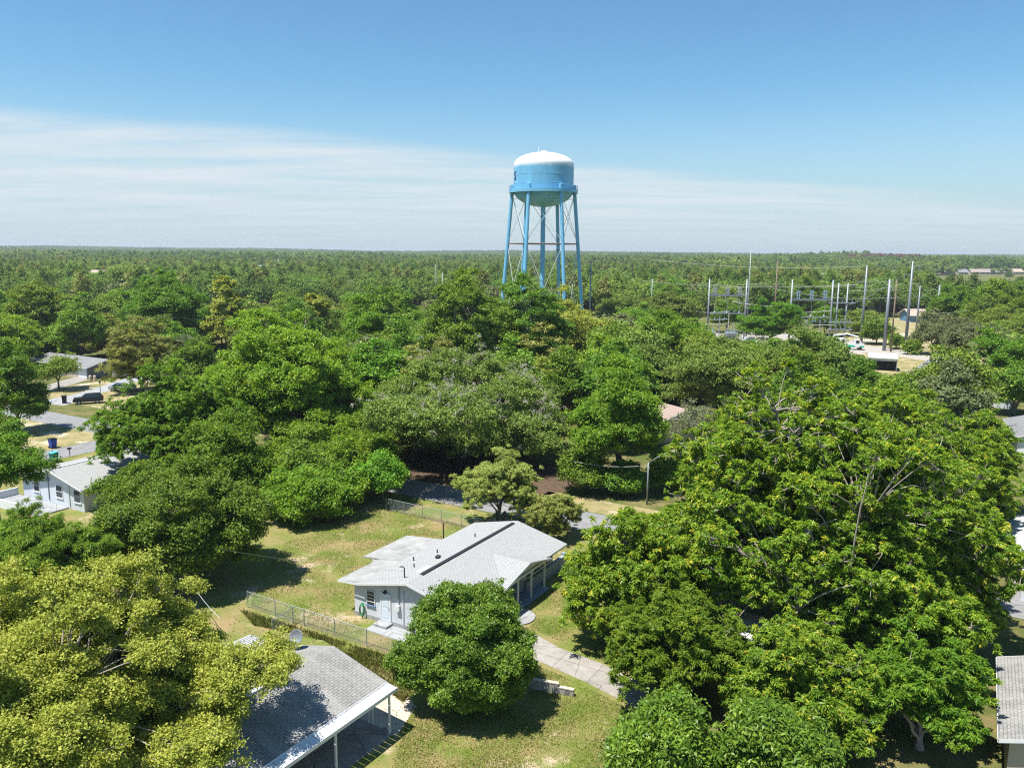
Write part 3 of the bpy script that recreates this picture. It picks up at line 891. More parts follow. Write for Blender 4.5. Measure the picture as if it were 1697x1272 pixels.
# ------------------------------------------------------------------ grey house at the bottom
def grey_house():
    O = thing('house', 'house with dark grey shingle roof and white panelled carport eave beside the yellow-green tree', 'house', (-14.82, 34.69, 0), R(-31.5))
    ZR, e = 3.8, 0.255
    y0, y1 = -22, 9.1
    w = MB(); w.wall([(-3.6, 0), (1.2, 0), (1.2, ZR - 0.55), (0, ZR - 0.22), (-3.6, ZR - 3.6 * e - 0.22)], y0 + 0.5, 8.6); w.build('wall', M['tanwall'], O)
    r = MB()
    r.slab([(0, y0, ZR), (3.95, y0, ZR - 3.95 * e), (3.95, y1, ZR - 3.95 * e), (0, y1, ZR)], 0.1)
    r.slab([(0, y0, ZR), (0, y1, ZR), (-4.05, y1, ZR - 4.05 * e), (-4.05, y0, ZR - 4.05 * e)], 0.1)
    ro = r.build('roof', M['greyshingle'], O)
    r = MB(); r.box((0, (y0 + 6.36) / 2, ZR + 0.03), (0.22, 6.36 - y0, 0.07)); r.build('ridge_cap', M['white'], ro)
    z = ZR - 3.95 * e
    p = MB()
    y = y0
    while y < y1:
        p.slab([(3.98, y, z - 0.04), (4.62, y, z - 0.13), (4.62, min(y + 0.37, y1), z - 0.13), (3.98, min(y + 0.37, y1), z - 0.04)], 0.05)
        y += 0.41
    p.build('eave_panel', M['white'], O)
    g = MB(); g.bx(3.955, 3.978, y0, y1, z - 0.2, z + 0.02); g.bx(4.62, 4.66, y0, y1, z - 0.3, z - 0.1); g.build('gutter', M['white'], O)
    for (px_, py_) in ((4.4, 8.7), (4.4, 4.6), (4.4, 0.6), (4.4, -3.6), (3.0, 8.9), (2.7, 8.9)):
        q = MB(); q.bx(px_ - 0.05, px_ + 0.05, py_ - 0.05, py_ + 0.05, 0.02, z - 0.21); q.build('post', M['white'], O)
    c = MB(); c.bx(1.21, 4.5, y0, 8.9, 0.0, 0.06); c.build('carport_floor', M['concrete'], O)
    # corrugated awning on the far left corner
    a = MB()
    for k in range(12):
        xx = -7.2 + k * 0.2
        a.slab([(xx, 7.0, 2.62), (xx + 0.14, 7.0, 2.62), (xx + 0.14, 9.2, 2.5), (xx, 9.2, 2.5)], 0.04)
    a.bx(-7.2, -4.8, 7.0, 9.1, 2.38, 2.44); a.build('awning', M['whiteroof'], O)
    for xx in (-7.1, -4.9):
        q = MB(); q.bx(xx - 0.05, xx + 0.05, 8.9, 9.0, 0.0, 2.37); q.build('post', M['white'], O)


grey_house()
d_ = thing('satellite_dish', 'grey satellite dish on the eave of the dark grey roof', 'dish', tuple(at(493, 1070, 43.2)), R(-20))
x = MB()
prof = [(0.02 + 0.42 * k / 8, 0.16 * (k / 8) ** 2) for k in range(9)]
mt = Matrix.Translation((0, 0.0, 0.55)) @ Matrix.Rotation(R(62), 4, 'X')
t_ = MB().lathe(prof + [(r_, z_ - 0.02) for r_, z_ in prof[::-1]], 24)
x.add([mt @ Vector(p) for p in t_.v], t_.f); x.build('reflector', M['steel'], d_, smooth=True)
x = MB(); x.tube([(0, 0.05, -0.25), (0, 0.08, 0.2), (0, 0.02, 0.55)], 0.035, 8); x.build('mast', M['dark'], d_)
x = MB(); x.tube([mt @ Vector((0, -0.35, 0.06)), mt @ Vector((0, -0.1, 0.5))], 0.018, 6); x.box(tuple(mt @ Vector((0, -0.06, 0.52))), (0.09, 0.1, 0.12), bev=0.02); x.build('feed_arm', M['steel'], d_)


# ------------------------------------------------------------------ generic gabled houses
def gabled(label, loc, rz, w0, w1, length, ze, zr_, roof, wall, over=0.5, wins=(), doors=(), garage=None, cat='house', name='house', chimney=None, low=0.6):
    """ridge along local y from 0 to length, eaves at x=-w0 and x=w1"""
    O = thing(name, label, cat, loc, rz)
    sl, s2 = (zr_ - ze) / w0, (zr_ - ze) / w1
    w = MB(); w.wall([(-w0, 0), (w1, 0), (w1, ze - 0.13), (0, zr_ - 0.13), (-w0, ze - 0.13)], 0, length); w.build('wall', M[wall], O)
    r = MB()
    r.slab([(0, -over, zr_), (w1 + over, -over, ze - over * s2), (w1 + over, length + over, ze - over * s2), (0, length + over, zr_)], 0.12)
    r.slab([(0, -over, zr_), (0, length + over, zr_), (-w0 - over, length + over, ze - over * sl), (-w0 - over, -over, ze - over * sl)], 0.12)
    ro = r.build('roof', M[roof], O)
    f = MB()
    for a, b in (((0, -over - .02, zr_), (w1 + over, -over - .02, ze - over * s2)), ((-w0 - over, -over - .02, ze - over * sl), (0, -over - .02, zr_)),
                 ((w1 + over + .02, -over, ze - over * s2), (w1 + over + .02, length + over, ze - over * s2)),
                 ((-w0 - over - .02, length + over, ze - over * sl), (-w0 - over - .02, -over, ze - over * sl)),
                 ((w1 + over, length + over + .02, ze - over * s2), (0, length + over + .02, zr_)), ((0, length + over + .02, zr_), (-w0 - over, length + over + .02, ze - over * sl))):
        roof_board(f, a, b, 0.18)
    f.build('fascia', M['white'], O)
    for (c, ww, hh, face) in wins: window(O, c, ww, hh, face)
    for (c, face) in doors: door(O, c, 0.9, 2.0, face)
    return O, ro


# white house at the left
O3, r3 = gabled('white house with three windows in its gable wall beside the side street', (-46.9, 79.0, 0), R(-29), 5.7, 4.75, 13, 2.65, 3.85, 'shingle', 'wall', 0.55,
                wins=[((-3.2, 0, 1.62), 0.95, 1.25, 'y-'), ((0.75, 0, 1.55), 1.0, 1.25, 'y-'), ((3.75, 0, 1.5), 1.0, 1.25, 'y-'), ((4.75, 2.6, 1.5), 1.2, 1.1, 'x+'), ((4.75, 6.6, 1.5), 1.2, 1.1, 'x+')])
x = MB(); x.tube([(-1.05, -0.05, 0.4), (-1.05, -0.05, 3.3)], 0.05, 8); x.build('conduit', M['steel'], O3)
x = MB(); x.tube([(2.45, -0.05, 0.2), (2.45, -0.05, 3.0)], 0.05, 8); x.build('downpipe', M['wall'], O3)
x = MB(); x.box((-1.05, -0.14, 2.6), (0.5, 0.25, 0.35), bev=0.04); x.build('meter_box', M['steel'], O3)
x = MB(); x.box((0.0, 4.5, 3.88), (0.16, 10, 0.06)); x.build('ridge_cap', M['white'], r3)
x = MB(); x.bx(-6.6, 2.2, -3.2, -0.03, 0, 0.14); x.build('patio_slab', M['paleconcrete'], O3)
x = MB(); x.bx(-6.6, -1.0, -3.42, -3.22, 0, 0.9); x.bx(-6.8, -6.6, -3.42, -0.05, 0, 0.9); x.build('patio_wall', M['white'], O3)

# ranch houses across the far street, left
O4, r4 = gabled('pale grey roofed ranch house with white garage door and grey gable wall', (-83.9, 163.4, 0), GRID + R(90), 4.2, 4.4, 20, 2.6, 3.7, 'midshingle', 'greywall', 0.6)
x = MB(); x.bx(-4.26, -4.205, 0.5, 3.4, 0.05, 2.2); x.build('garage_door', M['white'], O4)
x = MB(); x.bx(-4.24, -4.205, 3.5, 8.0, 0.0, 2.35); x.build('front_wall', M['tanwall'], O4)
window(O4, (-4.24, 6.3, 1.4), 1.6, 1.1, 'x-')
O5, r5 = gabled('long grey roofed ranch house with white fascia at the left edge', (-103.5, 165.5, 0), GRID + R(100), 5, 5, 16, 2.6, 3.9, 'midshingle', 'tanwall', 0.6)
x = MB(); x.slab([(-5.2, -1, 2.62), (-9.2, -1, 2.5), (-9.2, 8, 2.5), (-5.2, 8, 2.62)], 0.12); x.build('porch_roof', M['white'], O5)
for y in (-0.7, 3.4, 7.6):
    x = MB(); x.bx(-9.05, -8.9, y, y + 0.14, 0, 2.37); x.build('porch_post', M['white'], O5)
O6, r6 = gabled('small grey roofed house half hidden behind the layered pine', (-66.5, 158.0, 0), GRID + R(90), 3.5, 3.5, 9, 2.4, 3.3, 'midshingle', 'wall', 0.5)
O6b, _ = gabled('pale roof showing behind the cabbage palm on the left', (-58.5, 152, 0), GRID + R(90), 4, 4, 12, 2.5, 3.5, 'whiteroof', 'wall', 0.5)
# brown-pink roof among the trees right of centre
gabled('house with pinkish brown shingle roof behind the bare grey tree', (24.5, 110.0, 0), GRID + R(60), 6.5, 6.5, 15, 2.7, 4.6, 'pinkroof', 'tanwall', 0.6, wins=[((-6.5, 4, 1.5), 1.3, 1.1, 'x-'), ((-6.5, 9, 1.5), 1.3, 1.1, 'x-')])
# right edge
O7, r7 = gabled('white walled house with white roof at the right edge of the frame', (42.2, 56.2, 0), GRID + R(6), 3.4, 3.6, 11, 3.1, 4.4, 'whiteroof', 'white', 0.4, wins=[((-3.4, 2.5, 1.6), 1.0, 1.1, 'x-'), ((-3.4, 7.5, 1.6), 1.0, 1.1, 'x-'), ((-1.2, 0, 1.6), 1.2, 1.1, 'y-')])
x = MB()
for (xx, yy) in ((-3.5, -3.6), (-0.3, -3.6)): x.bx(xx - 0.07, xx + 0.07, yy - 0.07, yy + 0.07, 0.0, 2.6)
x.bx(-3.6, 0.5, -3.75, -3.6, 2.6, 2.75); x.bx(-3.6, -3.45, -3.6, -0.5, 2.6, 2.75); x.build('pergola', M['white'], O7)
e0_ = gp(1655, 1215, 2.55)
gabled('house with ribbed dark grey roof at the lower right corner', (e0_[0] + 4.2 * 0.862, e0_[1] - 4.2 * 0.507, 0), GRID, 3.7, 5, 8.5, 2.7, 3.9, 'greyshingle', 'tanwall', 0.5)
gabled('house with white metal roof glimpsed under the big right-hand tree', (19.0, 46.0, 0), GRID + R(92), 2.4, 2.4, 5.5, 2.2, 2.9, 'whiteroof', 'white', 0.3)
gabled('grey roofed house at the right edge beyond the big tree', (70.5, 101, 0), GRID + R(5), 4, 4, 12, 2.8, 4.0, 'midshingle', 'white', 0.5, wins=[((-4, 3, 1.5), 1.2, 1.1, 'x-')])
gabled('long pale roofed house in the shade of the right-hand oaks', (88, 138, 0), GRID + R(88), 3.2, 3.2, 16, 2.5, 3.3, 'whiteroof', 'wall', 0.4, wins=[((-3.2, 5, 1.5), 1.2, 1.1, 'x-'), ((-3.2, 10, 1.5), 1.2, 1.1, 'x-')])
gabled('grey roofed house behind the open white shed', (112, 176, 0), GRID + R(80), 4.5, 4.5, 14, 2.7, 3.9, 'midshingle', 'wall', 0.5)

# open shed by the track
sc_ = gp(1462, 612)
SH = thing('shed', 'white flat-roofed open shed with grey side beside the sandy track', 'shed', (sc_[0], sc_[1], 0), R(-22))
x = MB(); x.slab([(-3.2, -2.8, 3.0), (3.0, -2.8, 3.0), (3.0, 3.6, 3.35), (-3.2, 3.6, 3.35)], 0.14); x.build('roof', M['white'], SH)
x = MB(); x.bx(2.7, 2.85, -2.5, 3.4, 0, 2.85); x.bx(-3.0, 2.69, 3.2, 3.35, 0, 3.1); x.bx(-3.0, -2.85, -2.5, 3.19, 0, 2.85); x.build('wall', M['steel'], SH)
x = MB(); x.bx(-2.84, 2.69, -2.5, -2.35, 2.3, 2.84); x.build('beam', M['white'], SH)
x = MB(); x.bx(-1.9, -0.4, -1.0, 1.8, 0, 1.3); x.bx(0.4, 1.9, 0, 2.4, 0, 1.6); x.build('stored_goods', M['dark'], SH)

# folded white roof and low tan house beyond the poles
CH = thing('church', 'white building with swooping folded pale roof beyond the steel poles', 'building', (158, 378, 0), R(-12))
x = MB()
x.slab([(-12, -7, 4.0), (-3, -7, 4.2), (-4, 8, 7.5), (-12, 8, 5.2)], 0.25)
x.slab([(-3, -7, 4.2), (3, -7, 7.4), (1, 8, 6.0), (-4, 8, 7.5)], 0.25)
x.slab([(3, -7, 7.4), (11, -7, 8.2), (11, 8, 9.4), (1, 8, 6.0)], 0.25)
x.build('roof', M['flatroof'], CH)
x = MB(); x.bx(-11, 10.4, -6, 7.6, 0, 3.9); x.build('wall', M['white'], CH)
for k in range(4): window(CH, (-8 + 5 * k, -6, 2.0), 2.2, 1.6, 'y-')
gabled('low house with tan shingle roof and blue walls beyond the field', (176, 322, 0), R(88), 5, 5, 17, 3.0, 5.0, 'tanroof', 'bluewall', 0.8, wins=[((-5, 4, 1.7), 1.6, 1.3, 'x-'), ((-5, 9, 1.7), 1.6, 1.3, 'x-'), ((-5, 13.5, 1.7), 1.6, 1.3, 'x-')])

# subdivision beyond the meadow: each house its own
far_houses = [(1570, 464, 1080, 'tan walled house with pale brown roof, leftmost of the row beyond the meadow', 'brownroof', 18), (1592, 464, 1085, 'house with light blue-grey roof, second in the row beyond the meadow', 'midshingle', 16),
              (1612, 463, 1095, 'house with steep dark brown roof, third in the row beyond the meadow', 'pinkroof', 14), (1627, 465, 1100, 'low brown roofed house in the middle of the row beyond the meadow', 'brownroof', 18),
              (1645, 465, 1105, 'wide brown roofed house, third from the right in the row beyond the meadow', 'brownroof', 20), (1663, 466, 1110, 'grey-brown roofed house, second from the right in the row beyond the meadow', 'tanroof', 18),
              (1681, 467, 1120, 'house with pale tan roof, rightmost of the row beyond the meadow', 'tanroof', 18),
              (1487, 463, 1000, 'brown roofed house left of the meadow, nearer the poles', 'brownroof', 22), (1505, 460, 1050, 'house with wide grey-brown roof at the left end of the meadow', 'tanroof', 26), (1521, 461, 1060, 'pale roofed house just left of the meadow row', 'midshingle', 18)]
for i, (px_, py_, Y_, lab, rf, ln) in enumerate(far_houses):
    c_ = at(px_, py_, Y_)
    o_, _ = gabled(lab, (c_.x + ln / 2 - 2, Y_, gz(c_.x, Y_)), R(88 + (i * 37) % 9 - 4), 6.5, 6.5, ln * 0.72, 3.6, 7.4, rf, 'tanwall', 0.8, wins=[((-6.5, ln * 0.2, 1.8), 2.2, 1.6, 'x-'), ((-6.5, ln * 0.5, 1.8), 2.2, 1.6, 'x-')])
c_ = at(1376, 462, 760)
gabled('house with dull green hipped roof among the trees beyond the substation', (c_.x + 9, 760, 0), R(86), 8, 8, 18, 4.0, 9.5, 'greenroof', 'tanwall', 0.8)
c_ = at(1328, 467, 640)
gabled('small white roofed house among the trees left of the green roof', (c_.x + 5, 640, 0), R(80), 5, 5, 11, 6.0, 8.0, 'whiteroof', 'white', 0.6)
c_ = at(168, 462, 560)
gabled('house with orange tan roof showing through the woods at far left', (c_.x + 6, 560, 0), R(70), 7, 7, 15, 8.0, 12.0, 'tanroof', 'white', 0.8)
c_ = at(446, 446, 900)
o_, _ = gabled('white building with thin white mast in the far woods', (c_.x + 9, 900, 0), R(90), 8, 8, 20, 8.5, 10.5, 'whiteroof', 'white', 0.8)
x = MB(); x.tube([(-4, -3, 0), (-4, -3, 18.5)], [0.5, 0.35], 8); x.build('mast', M['white'], o_)


# ------------------------------------------------------------------ water tower
def tower():
    T = thing('water_tower', 'light blue water tower with white domed top on six legs above the trees', 'water tower', (8.9, 243, 0))
    Rt = 8.9
    zt, zc, zb_, zd, z2, zl = [at(897, q, 243).z for q in (252.5, 274, 315, 343, 404, 294)]   # dome top, shoulder, balcony, bowl bottom, strut, letter
    prof = []
    for k in range(13):
        t = math.pi / 2 * k / 12
        prof.append((max(0.02, Rt * math.sin(t)), zc + (zt - zc) * math.cos(t) ** 1.0))
    prof += [(Rt, zc - 0.1), (Rt, zc - 2.9), (Rt + 0.04, zc - 2.93), (Rt + 0.04, zc - 3.0), (Rt, zc - 3.03), (Rt, zc - 5.4), (Rt + 0.04, zc - 5.43), (Rt + 0.04, zc - 5.5), (Rt, zc - 5.53), (Rt, zb_)]
    for k in range(1, 13):
        t = math.pi / 2 * k / 12
        prof.append((max(0.7, Rt * math.cos(t)), zb_ - (zb_ - zd) * math.sin(t)))
    m = MB().lathe(prof, 72); tk = m.build('tank', towerpaint('tank_paint', BLUE, zc - 0.35), T, smooth=True)
    tk.data.set_sharp_from_angle(angle=R(40))
    m = MB(); m.lathe([(0.9, zt - 0.25), (0.9, zt + 0.3), (0.5, zt + 0.5), (0.02, zt + 0.55)], 16); m.tube([(-1.6, 0, zt - 0.2), (-1.6, 0, zt + 1.6)], 0.08, 6); m.build('vent', M['white'], tk)
    # balcony
    rb = 10.2
    m = MB().lathe([(Rt + 0.02, zb_ - 0.0), (rb, zb_ - 0.0), (rb, zb_ - 1.0), (rb - 0.25, zb_ - 1.0), (rb - 0.25, zb_ - 0.25), (Rt + 0.02, zb_ - 0.25), (Rt + 0.02, zb_)], 72)
    bal = m.build('balcony', M['tblue'], T)
    m = MB()
    for h in (0.55, 1.1):
        m.tube([(rb * math.cos(2 * math.pi * k / 72) * 0.995, rb * math.sin(2 * math.pi * k / 72) * 0.995, zb_ + h) for k in range(73)], 0.045, 5, cap=False)
    for k in range(48):
        t = 2 * math.pi * k / 48
        m.tube([(rb * 0.995 * math.cos(t), rb * 0.995 * math.sin(t), zb_), (rb * 0.995 * math.cos(t), rb * 0.995 * math.sin(t), zb_ + 1.1)], 0.035, 5)
    m.build('railing', M['tblue'], bal)
    # riser and legs
    m = MB().lathe([(0.7, -0.3), (0.7, zd + 0.4)], 24); m.build('riser', M['tblue'], T, smooth=True)
    legs = []
    Rtop, Rbot = 9.25, 13.0
    for k in range(6):
        t = R(-90 + 31 + 60 * k)      # rotated a touch from face-on
        a = Vector((Rbot * math.cos(t), Rbot * math.sin(t), -0.3)); b = Vector((Rtop * math.cos(t), Rtop * math.sin(t), zb_ - 0.3))
        legs.append((a, b))
        m = MB().tube([a, b], 0.54, 20)
        m.box((b.x * 1.0, b.y * 1.0, zb_ + 0.4), (0.9, 0.9, 2.0), t, bev=0.1)
        m.build('leg', M['tblue'], T, smooth=False)

    def lp(k, z):
        a, b = legs[k % 6]
        return a.lerp(b, (z + 0.3) / (zb_))
    m = MB()
    for k in range(6): m.tube([lp(k, z2), lp(k + 1, z2)], 0.17, 6)
    m.build('strut', M['wood'], T)
    m = MB()
    for k in range(6): m.tube([lp(k, z2 + 13.2), lp(k + 1, z2 + 13.2)], 0.05, 5)
    for k in range(6):
        for z0, z1 in ((0.6, z2 - 0.3), (z2 + 0.3, zb_ - 1.3)):
            m.tube([lp(k, z0), lp(k + 1, z1)], 0.075, 5); m.tube([lp(k + 1, z0), lp(k, z1)], 0.075, 5)
    m.build('bracing_rod', M['trod'], T)
    # letter on the tank, wrapped round its left limb
    cu = bpy.data.curves.new('tank_letter', 'FONT'); cu.body = 'S'; cu.size = 3.4; cu.extrude = 0.03; cu.align_x = 'CENTER'; cu.align_y = 'CENTER'; cu.offset = 0.07
    to = bpy.data.objects.new('tmp_letter', cu); COL.objects.link(to)
    dg = bpy.context.evaluated_depsgraph_get()
    me = bpy.data.meshes.new_from_object(to.evaluated_get(dg))
    bpy.data.objects.remove(to)
    t0 = R(-90 - 71)
    for v in me.vertices:
        x_, y_, z_ = v.co
        t = t0 + x_ / Rt
        rr = Rt + 0.05 + z_
        v.co = (rr * math.cos(t), rr * math.sin(t), zl + y_)
    me.materials.clear(); me.materials.append(M['tletter'])
    link('lettering', me, tk)


tower()


# ------------------------------------------------------------------ poles and wires
def pole(name, label, base_px, top_px, r0, r1, m='steel', Y=None, arms=(), cat='pole', group=None, extra=None, dark_foot=False):
    """upright pole; arms: (height fraction, half length m, angle, drop of insulators)"""
    if Y is None:
        b = gp(*base_px); Y = b[1]; x = b[0]
    else:
        x = at(*base_px, Y).x
    H = at(*top_px, Y).z
    O = thing(name, label, cat, (x, Y, 0), 0, group)
    s = MB().tube([(0, 0, -0.2), (0, 0, H)], [r0, r1], 12); s.build('shaft', M[m], O, smooth=True)
    if dark_foot:
        q = MB().tube([(0, 0, 0), (0, 0, 1.5)], [r0 * 1.08, r0 * 1.06], 12); q.build('foot_wrap', M['dark'], O)
    for (fz, hl, an, ins) in arms:
        z = H * fz
        ca, sa = math.cos(an), math.sin(an)
        q = MB(); q.box((0, 0, z), (2 * hl, 0.16, 0.18), an)
        am = q.build('crossarm', M[m if m == 'wood' else 'palesteel'], O)
        if ins:
            w = MB()
            for k in (-0.95, -0.5, 0.5, 0.95):
                w.tube([(k * hl * ca, k * hl * sa, z + 0.09), (k * hl * ca, k * hl * sa, z + 0.42)], [0.07, 0.05], 6)
            w.build('insulator', M['palesteel'], am)
    if extra: extra(O, H)
    return O, Vector((x, Y, H))


def transformer(O, H):
    q = MB(); q.tube([(0.0, -0.42, H - 3.4), (0, -0.42, H - 3.3), (0, -0.42, H - 2.3), (0, -0.42, H - 2.2)], [0.2, 0.28, 0.28, 0.2], 12)
    q.tube([(0, -0.42, H - 2.2), (0, -0.42, H - 1.8)], 0.05, 6); q.build('transformer', M['palesteel'], O)


def davit(O, H):
    q = MB()
    for k, (z, s) in enumerate(((H - 1.2, 1), (H - 3.6, -1), (H - 6.0, 1))):
        q.tube([(0, 0, z - 0.5), (0.9 * s, 0, z - 0.1), (1.9 * s, 0, z)], [0.11, 0.09, 0.07], 6)
        q.tube([(1.9 * s, 0, z), (1.9 * s, 0, z - 1.1)], [0.09, 0.09], 6)
    q.build('davit_arm', M['steel'], O)


P = {}
_, P['a'] = pole('steel_pole', 'tall steel transmission pole with one wide crossarm above the white work truck', (1427, 567), (1434.8, 440), 0.45, 0.24, arms=[(0.79, 2.6, 0.1, True)])
_, P['b'] = pole('steel_pole', 'thick bare steel pole just behind the open white shed', (1465, 581), (1472.5, 463), 0.5, 0.34)
_, P['c'] = pole('steel_pole', 'tallest steel transmission pole with dark foot and side arms on the lawn', (1500, 580), (1513.5, 433), 0.48, 0.25, extra=davit, dark_foot=True)
_, P['d'] = pole('steel_pole', 'slim steel pole with short crossarm right of the tallest pole', (1517, 563), (1523, 473), 0.34, 0.2, arms=[(0.8, 1.7, 0.2, True)])
_, P['e'] = pole('steel_pole', 'plain steel pole rising behind the dark oak on the right', (1550, 552), (1551, 472), 0.38, 0.26)
_, P['f'] = pole('wooden_pole', 'brown wooden utility pole with two pale crossarms between the steel poles', (1476, 583), (1483.5, 464), 0.24, 0.17, 'wood', arms=[(0.85, 1.4, 0.15, True), (0.74, 1.2, 0.15, True)])
_, P['g'] = pole('wooden_pole', 'short brown wooden utility pole by the tree line', (1523, 581), (1526, 513), 0.2, 0.16, 'wood', arms=[(0.95, 1.1, 0.15, True)])
_, P['h'] = pole('wooden_pole', 'weathered wooden pole with slanted arms between the two substation gantries', (1281, 560), (1281.5, 432), 0.28, 0.2, 'wood', Y=262, arms=[(0.66, 3.8, 0.2, False)])
_, P['i'] = pole('mast', 'thin pale lightning mast, tallest of the substation', (1237, 552), (1243.5, 414), 0.3, 0.09, 'palesteel', Y=246, cat='mast')
_, P['j'] = pole('steel_pole', 'lone slim steel pole right of the water tower legs', (977, 540), (978.5, 432), 0.38, 0.17, Y=250, arms=[(0.3, 1.6, 0.4, True)])
_, P['k'] = pole('wooden_pole', 'grey utility pole with transformer above the middle trees', (509, 600), (510.5, 519), 0.17, 0.13, 'wood', Y=150, arms=[(0.97, 0.9, 0.3, True)], extra=transformer)
_, P['l'] = pole('lattice_mast', 'thin lattice mast left of the oak by the water tower', (722, 520), (722.5, 438), 0.16, 0.08, 'steel', Y=330, arms=[(0.80, 0.5, 0, False), (0.74, 0.6, 0, False), (0.68, 0.6, 0, False)], cat='mast')
_, P['m'] = pole('steel_pole', 'short steel pole beside the thin lattice mast', (733.5, 520), (734, 452), 0.22, 0.16, 'palesteel', Y=330)
_, P['n'] = pole('steel_pole', 'distant pale pole in the woods at far left', (136, 500), (136, 446), 0.35, 0.2, 'palesteel', Y=420, arms=[(0.92, 1.8, 0, False)])
_, P['o'] = pole('steel_pole', 'distant slim pole among the woods left of the substation', (1079, 520), (1079.5, 462), 0.25, 0.15, 'palesteel', Y=330)


def wire(mb, a, b, sag, r=0.02):
    a, b = Vector(a), Vector(b)
    mb.tube([a.lerp(b, t / 10) - Vector((0, 0, 4 * sag * (t / 10) * (1 - t / 10))) for t in range(11)], r, 4, cap=False)


def wires(label, pairs, m='palecable', r=0.025, sag=1.5, name='power_line'):
    mb = MB()
    for a, b in pairs: wire(mb, a, b, sag, r)
    tag(mb.build(name, M[m]), label, 'power line')


def off(p, dz, dx=0): return (p.x + dx, p.y, p.z + dz)


wires('power lines slung between the tall steel poles', [(off(P['c'], -1.2, 1.9), off(P['d'], -0.3)), (off(P['c'], -3.6, -1.9), off(P['a'], -4, 2.4)), (off(P['c'], -6, 1.9), off(P['d'], -2.4, 1.4)), (off(P['a'], -0.2), (52, 300, 24)), (off(P['a'], -5.6, -2.2), (44, 275, 17)), (off(P['b'], -0.5), off(P['f'], -2.4, 1.2)), (off(P['d'], -0.3), off(P['e'], -0.2))], r=0.035)
wires('utility wires from the wooden poles to the field', [(off(P['f'], -2.6, -1.2), off(P['g'], -0.6, -1)), (off(P['f'], -2.6, 1.2), off(P['g'], -0.6, 1)), (off(P['f'], -4.6, 1), off(P['h'], -9, 0)), (off(P['g'], -0.6), (150, 250, 12))], r=0.03)
wires('utility wires through the middle trees from the transformer pole', [(off(P['k'], -0.2, 0.8), (-100, 190, 12)), (off(P['k'], -0.2, -0.8), (10, 112, 10))], 'cable', 0.02)


# ------------------------------------------------------------------ substation
def gantry(label, x0, x1, Y, ztop, zbeam, zlow, ins_m, shape):
    O = thing('gantry', label, 'substation gantry', ((x0 + x1) / 2, Y, 0))
    h = (x1 - x0) / 2
    for s in (-1, 1):
        q = MB().tube([(s * h, 0, -0.1), (s * h, 0, ztop)], [0.3, 0.22], 10); q.build('column', M['palesteel'], O, smooth=True)
    q = MB(); q.box((0, 0, zbeam), (2 * h - 0.7, 0.5, 0.5)); bm = q.build('beam', M['steel'], O)
    q = MB(); q.box((0, 0, zlow), (2 * h - 0.7, 0.35, 0.3)); q.build('lower_beam', M['palesteel'], O)
    for k in (-0.66, 0, 0.66):
        q = MB(); x = k * h
        if shape:
            for dx in (-0.3, 0.3):
                pts = [(x + dx, 0, zbeam + 0.25 + 0.22 * j) for j in range(11)]
                q.tube(pts, [0.24 if j % 2 else 0.12 for j in range(11)], 8)
            q.box((x, 0, zbeam + 2.6), (1.1, 0.3, 0.16)); q.tube([(x - 0.8, 0, zbeam + 1.4), (x - 0.5, 0, zbeam + 2.5), (x, 0, zbeam + 2.75)], 0.07, 6)
        else:
            for dx, dz in ((-0.3, 0), (0.3, 0), (-0.3, 1.15), (0.3, 1.15)):
                q.box((x + dx, 0, zbeam + 0.8 + dz), (0.45, 0.4, 0.95), bev=0.06)
            q.tube([(x - 0.9, 0, zbeam - 2.0), (x - 0.95, 0, zbeam + 2.2), (x - 0.2, 0, zbeam + 2.45)], 0.08, 6)
        q.build('insulator', M[ins_m], bm)
        q = MB(); q.tube([(x, 0, zbeam - 0.25), (x + 0.15, 0.2, zlow + 0.2)], 0.06, 6)
        q.tube([(x, 0, zlow + 0.15), (x, 0, zlow + 0.3), (x, 0, zlow + 0.8)], [0.35, 0.35, 0.1], 8); q.build('dropper', M['palesteel'], O)


def zat(py, Y): return at(1280, py, Y).z


a_, b_2 = at(1173.5, 520, 248).x, at(1235, 520, 248).x
gantry('steel substation gantry with three grey box insulators, left of the bushy pine', a_, b_2, 248, zat(463, 248), zat(490, 248), zat(520, 248), 'palesteel', False)
a_, b_2 = at(1310, 520, 236).x, at(1377, 520, 236).x
gantry('steel substation gantry carrying three blue-grey insulators, right of the bushy pine', a_, b_2, 236, zat(463, 236), zat(496, 236), zat(525, 236), 'insul', True)
# switch rack with stacked platforms
RX = (at(1386, 530, 232).x + at(1401, 530, 232).x) / 2
O = thing('switch_rack', 'steel switch rack with stacked white cross platforms right of the gantry', 'switch rack', (RX, 232, 0))
for s in (-1.35, 1.35):
    q = MB().tube([(s, 0, -0.1), (s, 0, zat(468, 232))], [0.28, 0.2], 10); q.build('column', M['palesteel'], O, smooth=True)
for py, hl in ((501, 3.6), (533, 3.2), (545, 3.4)):
    z = zat(py, 232)
    q = MB()
    for d in (-0.8, 0, 0.8): q.box((0, d, z), (hl * 2, 0.22, 0.2))
    for s in (-0.9, -0.3, 0.3, 0.9): q.box((s * hl, 0, z + 0.14), (0.25, 2.0, 0.12))
    pf = q.build('platform', M['palesteel'], O)
    q = MB()
    for k in range(5): q.tube([(-hl * 0.8 + k * hl * 0.4, 0, z + 0.2), (-hl * 0.8 + k * hl * 0.4, 0, z + 1.0)], [0.16, 0.1], 8)
    q.build('insulator', M['steel'], pf)
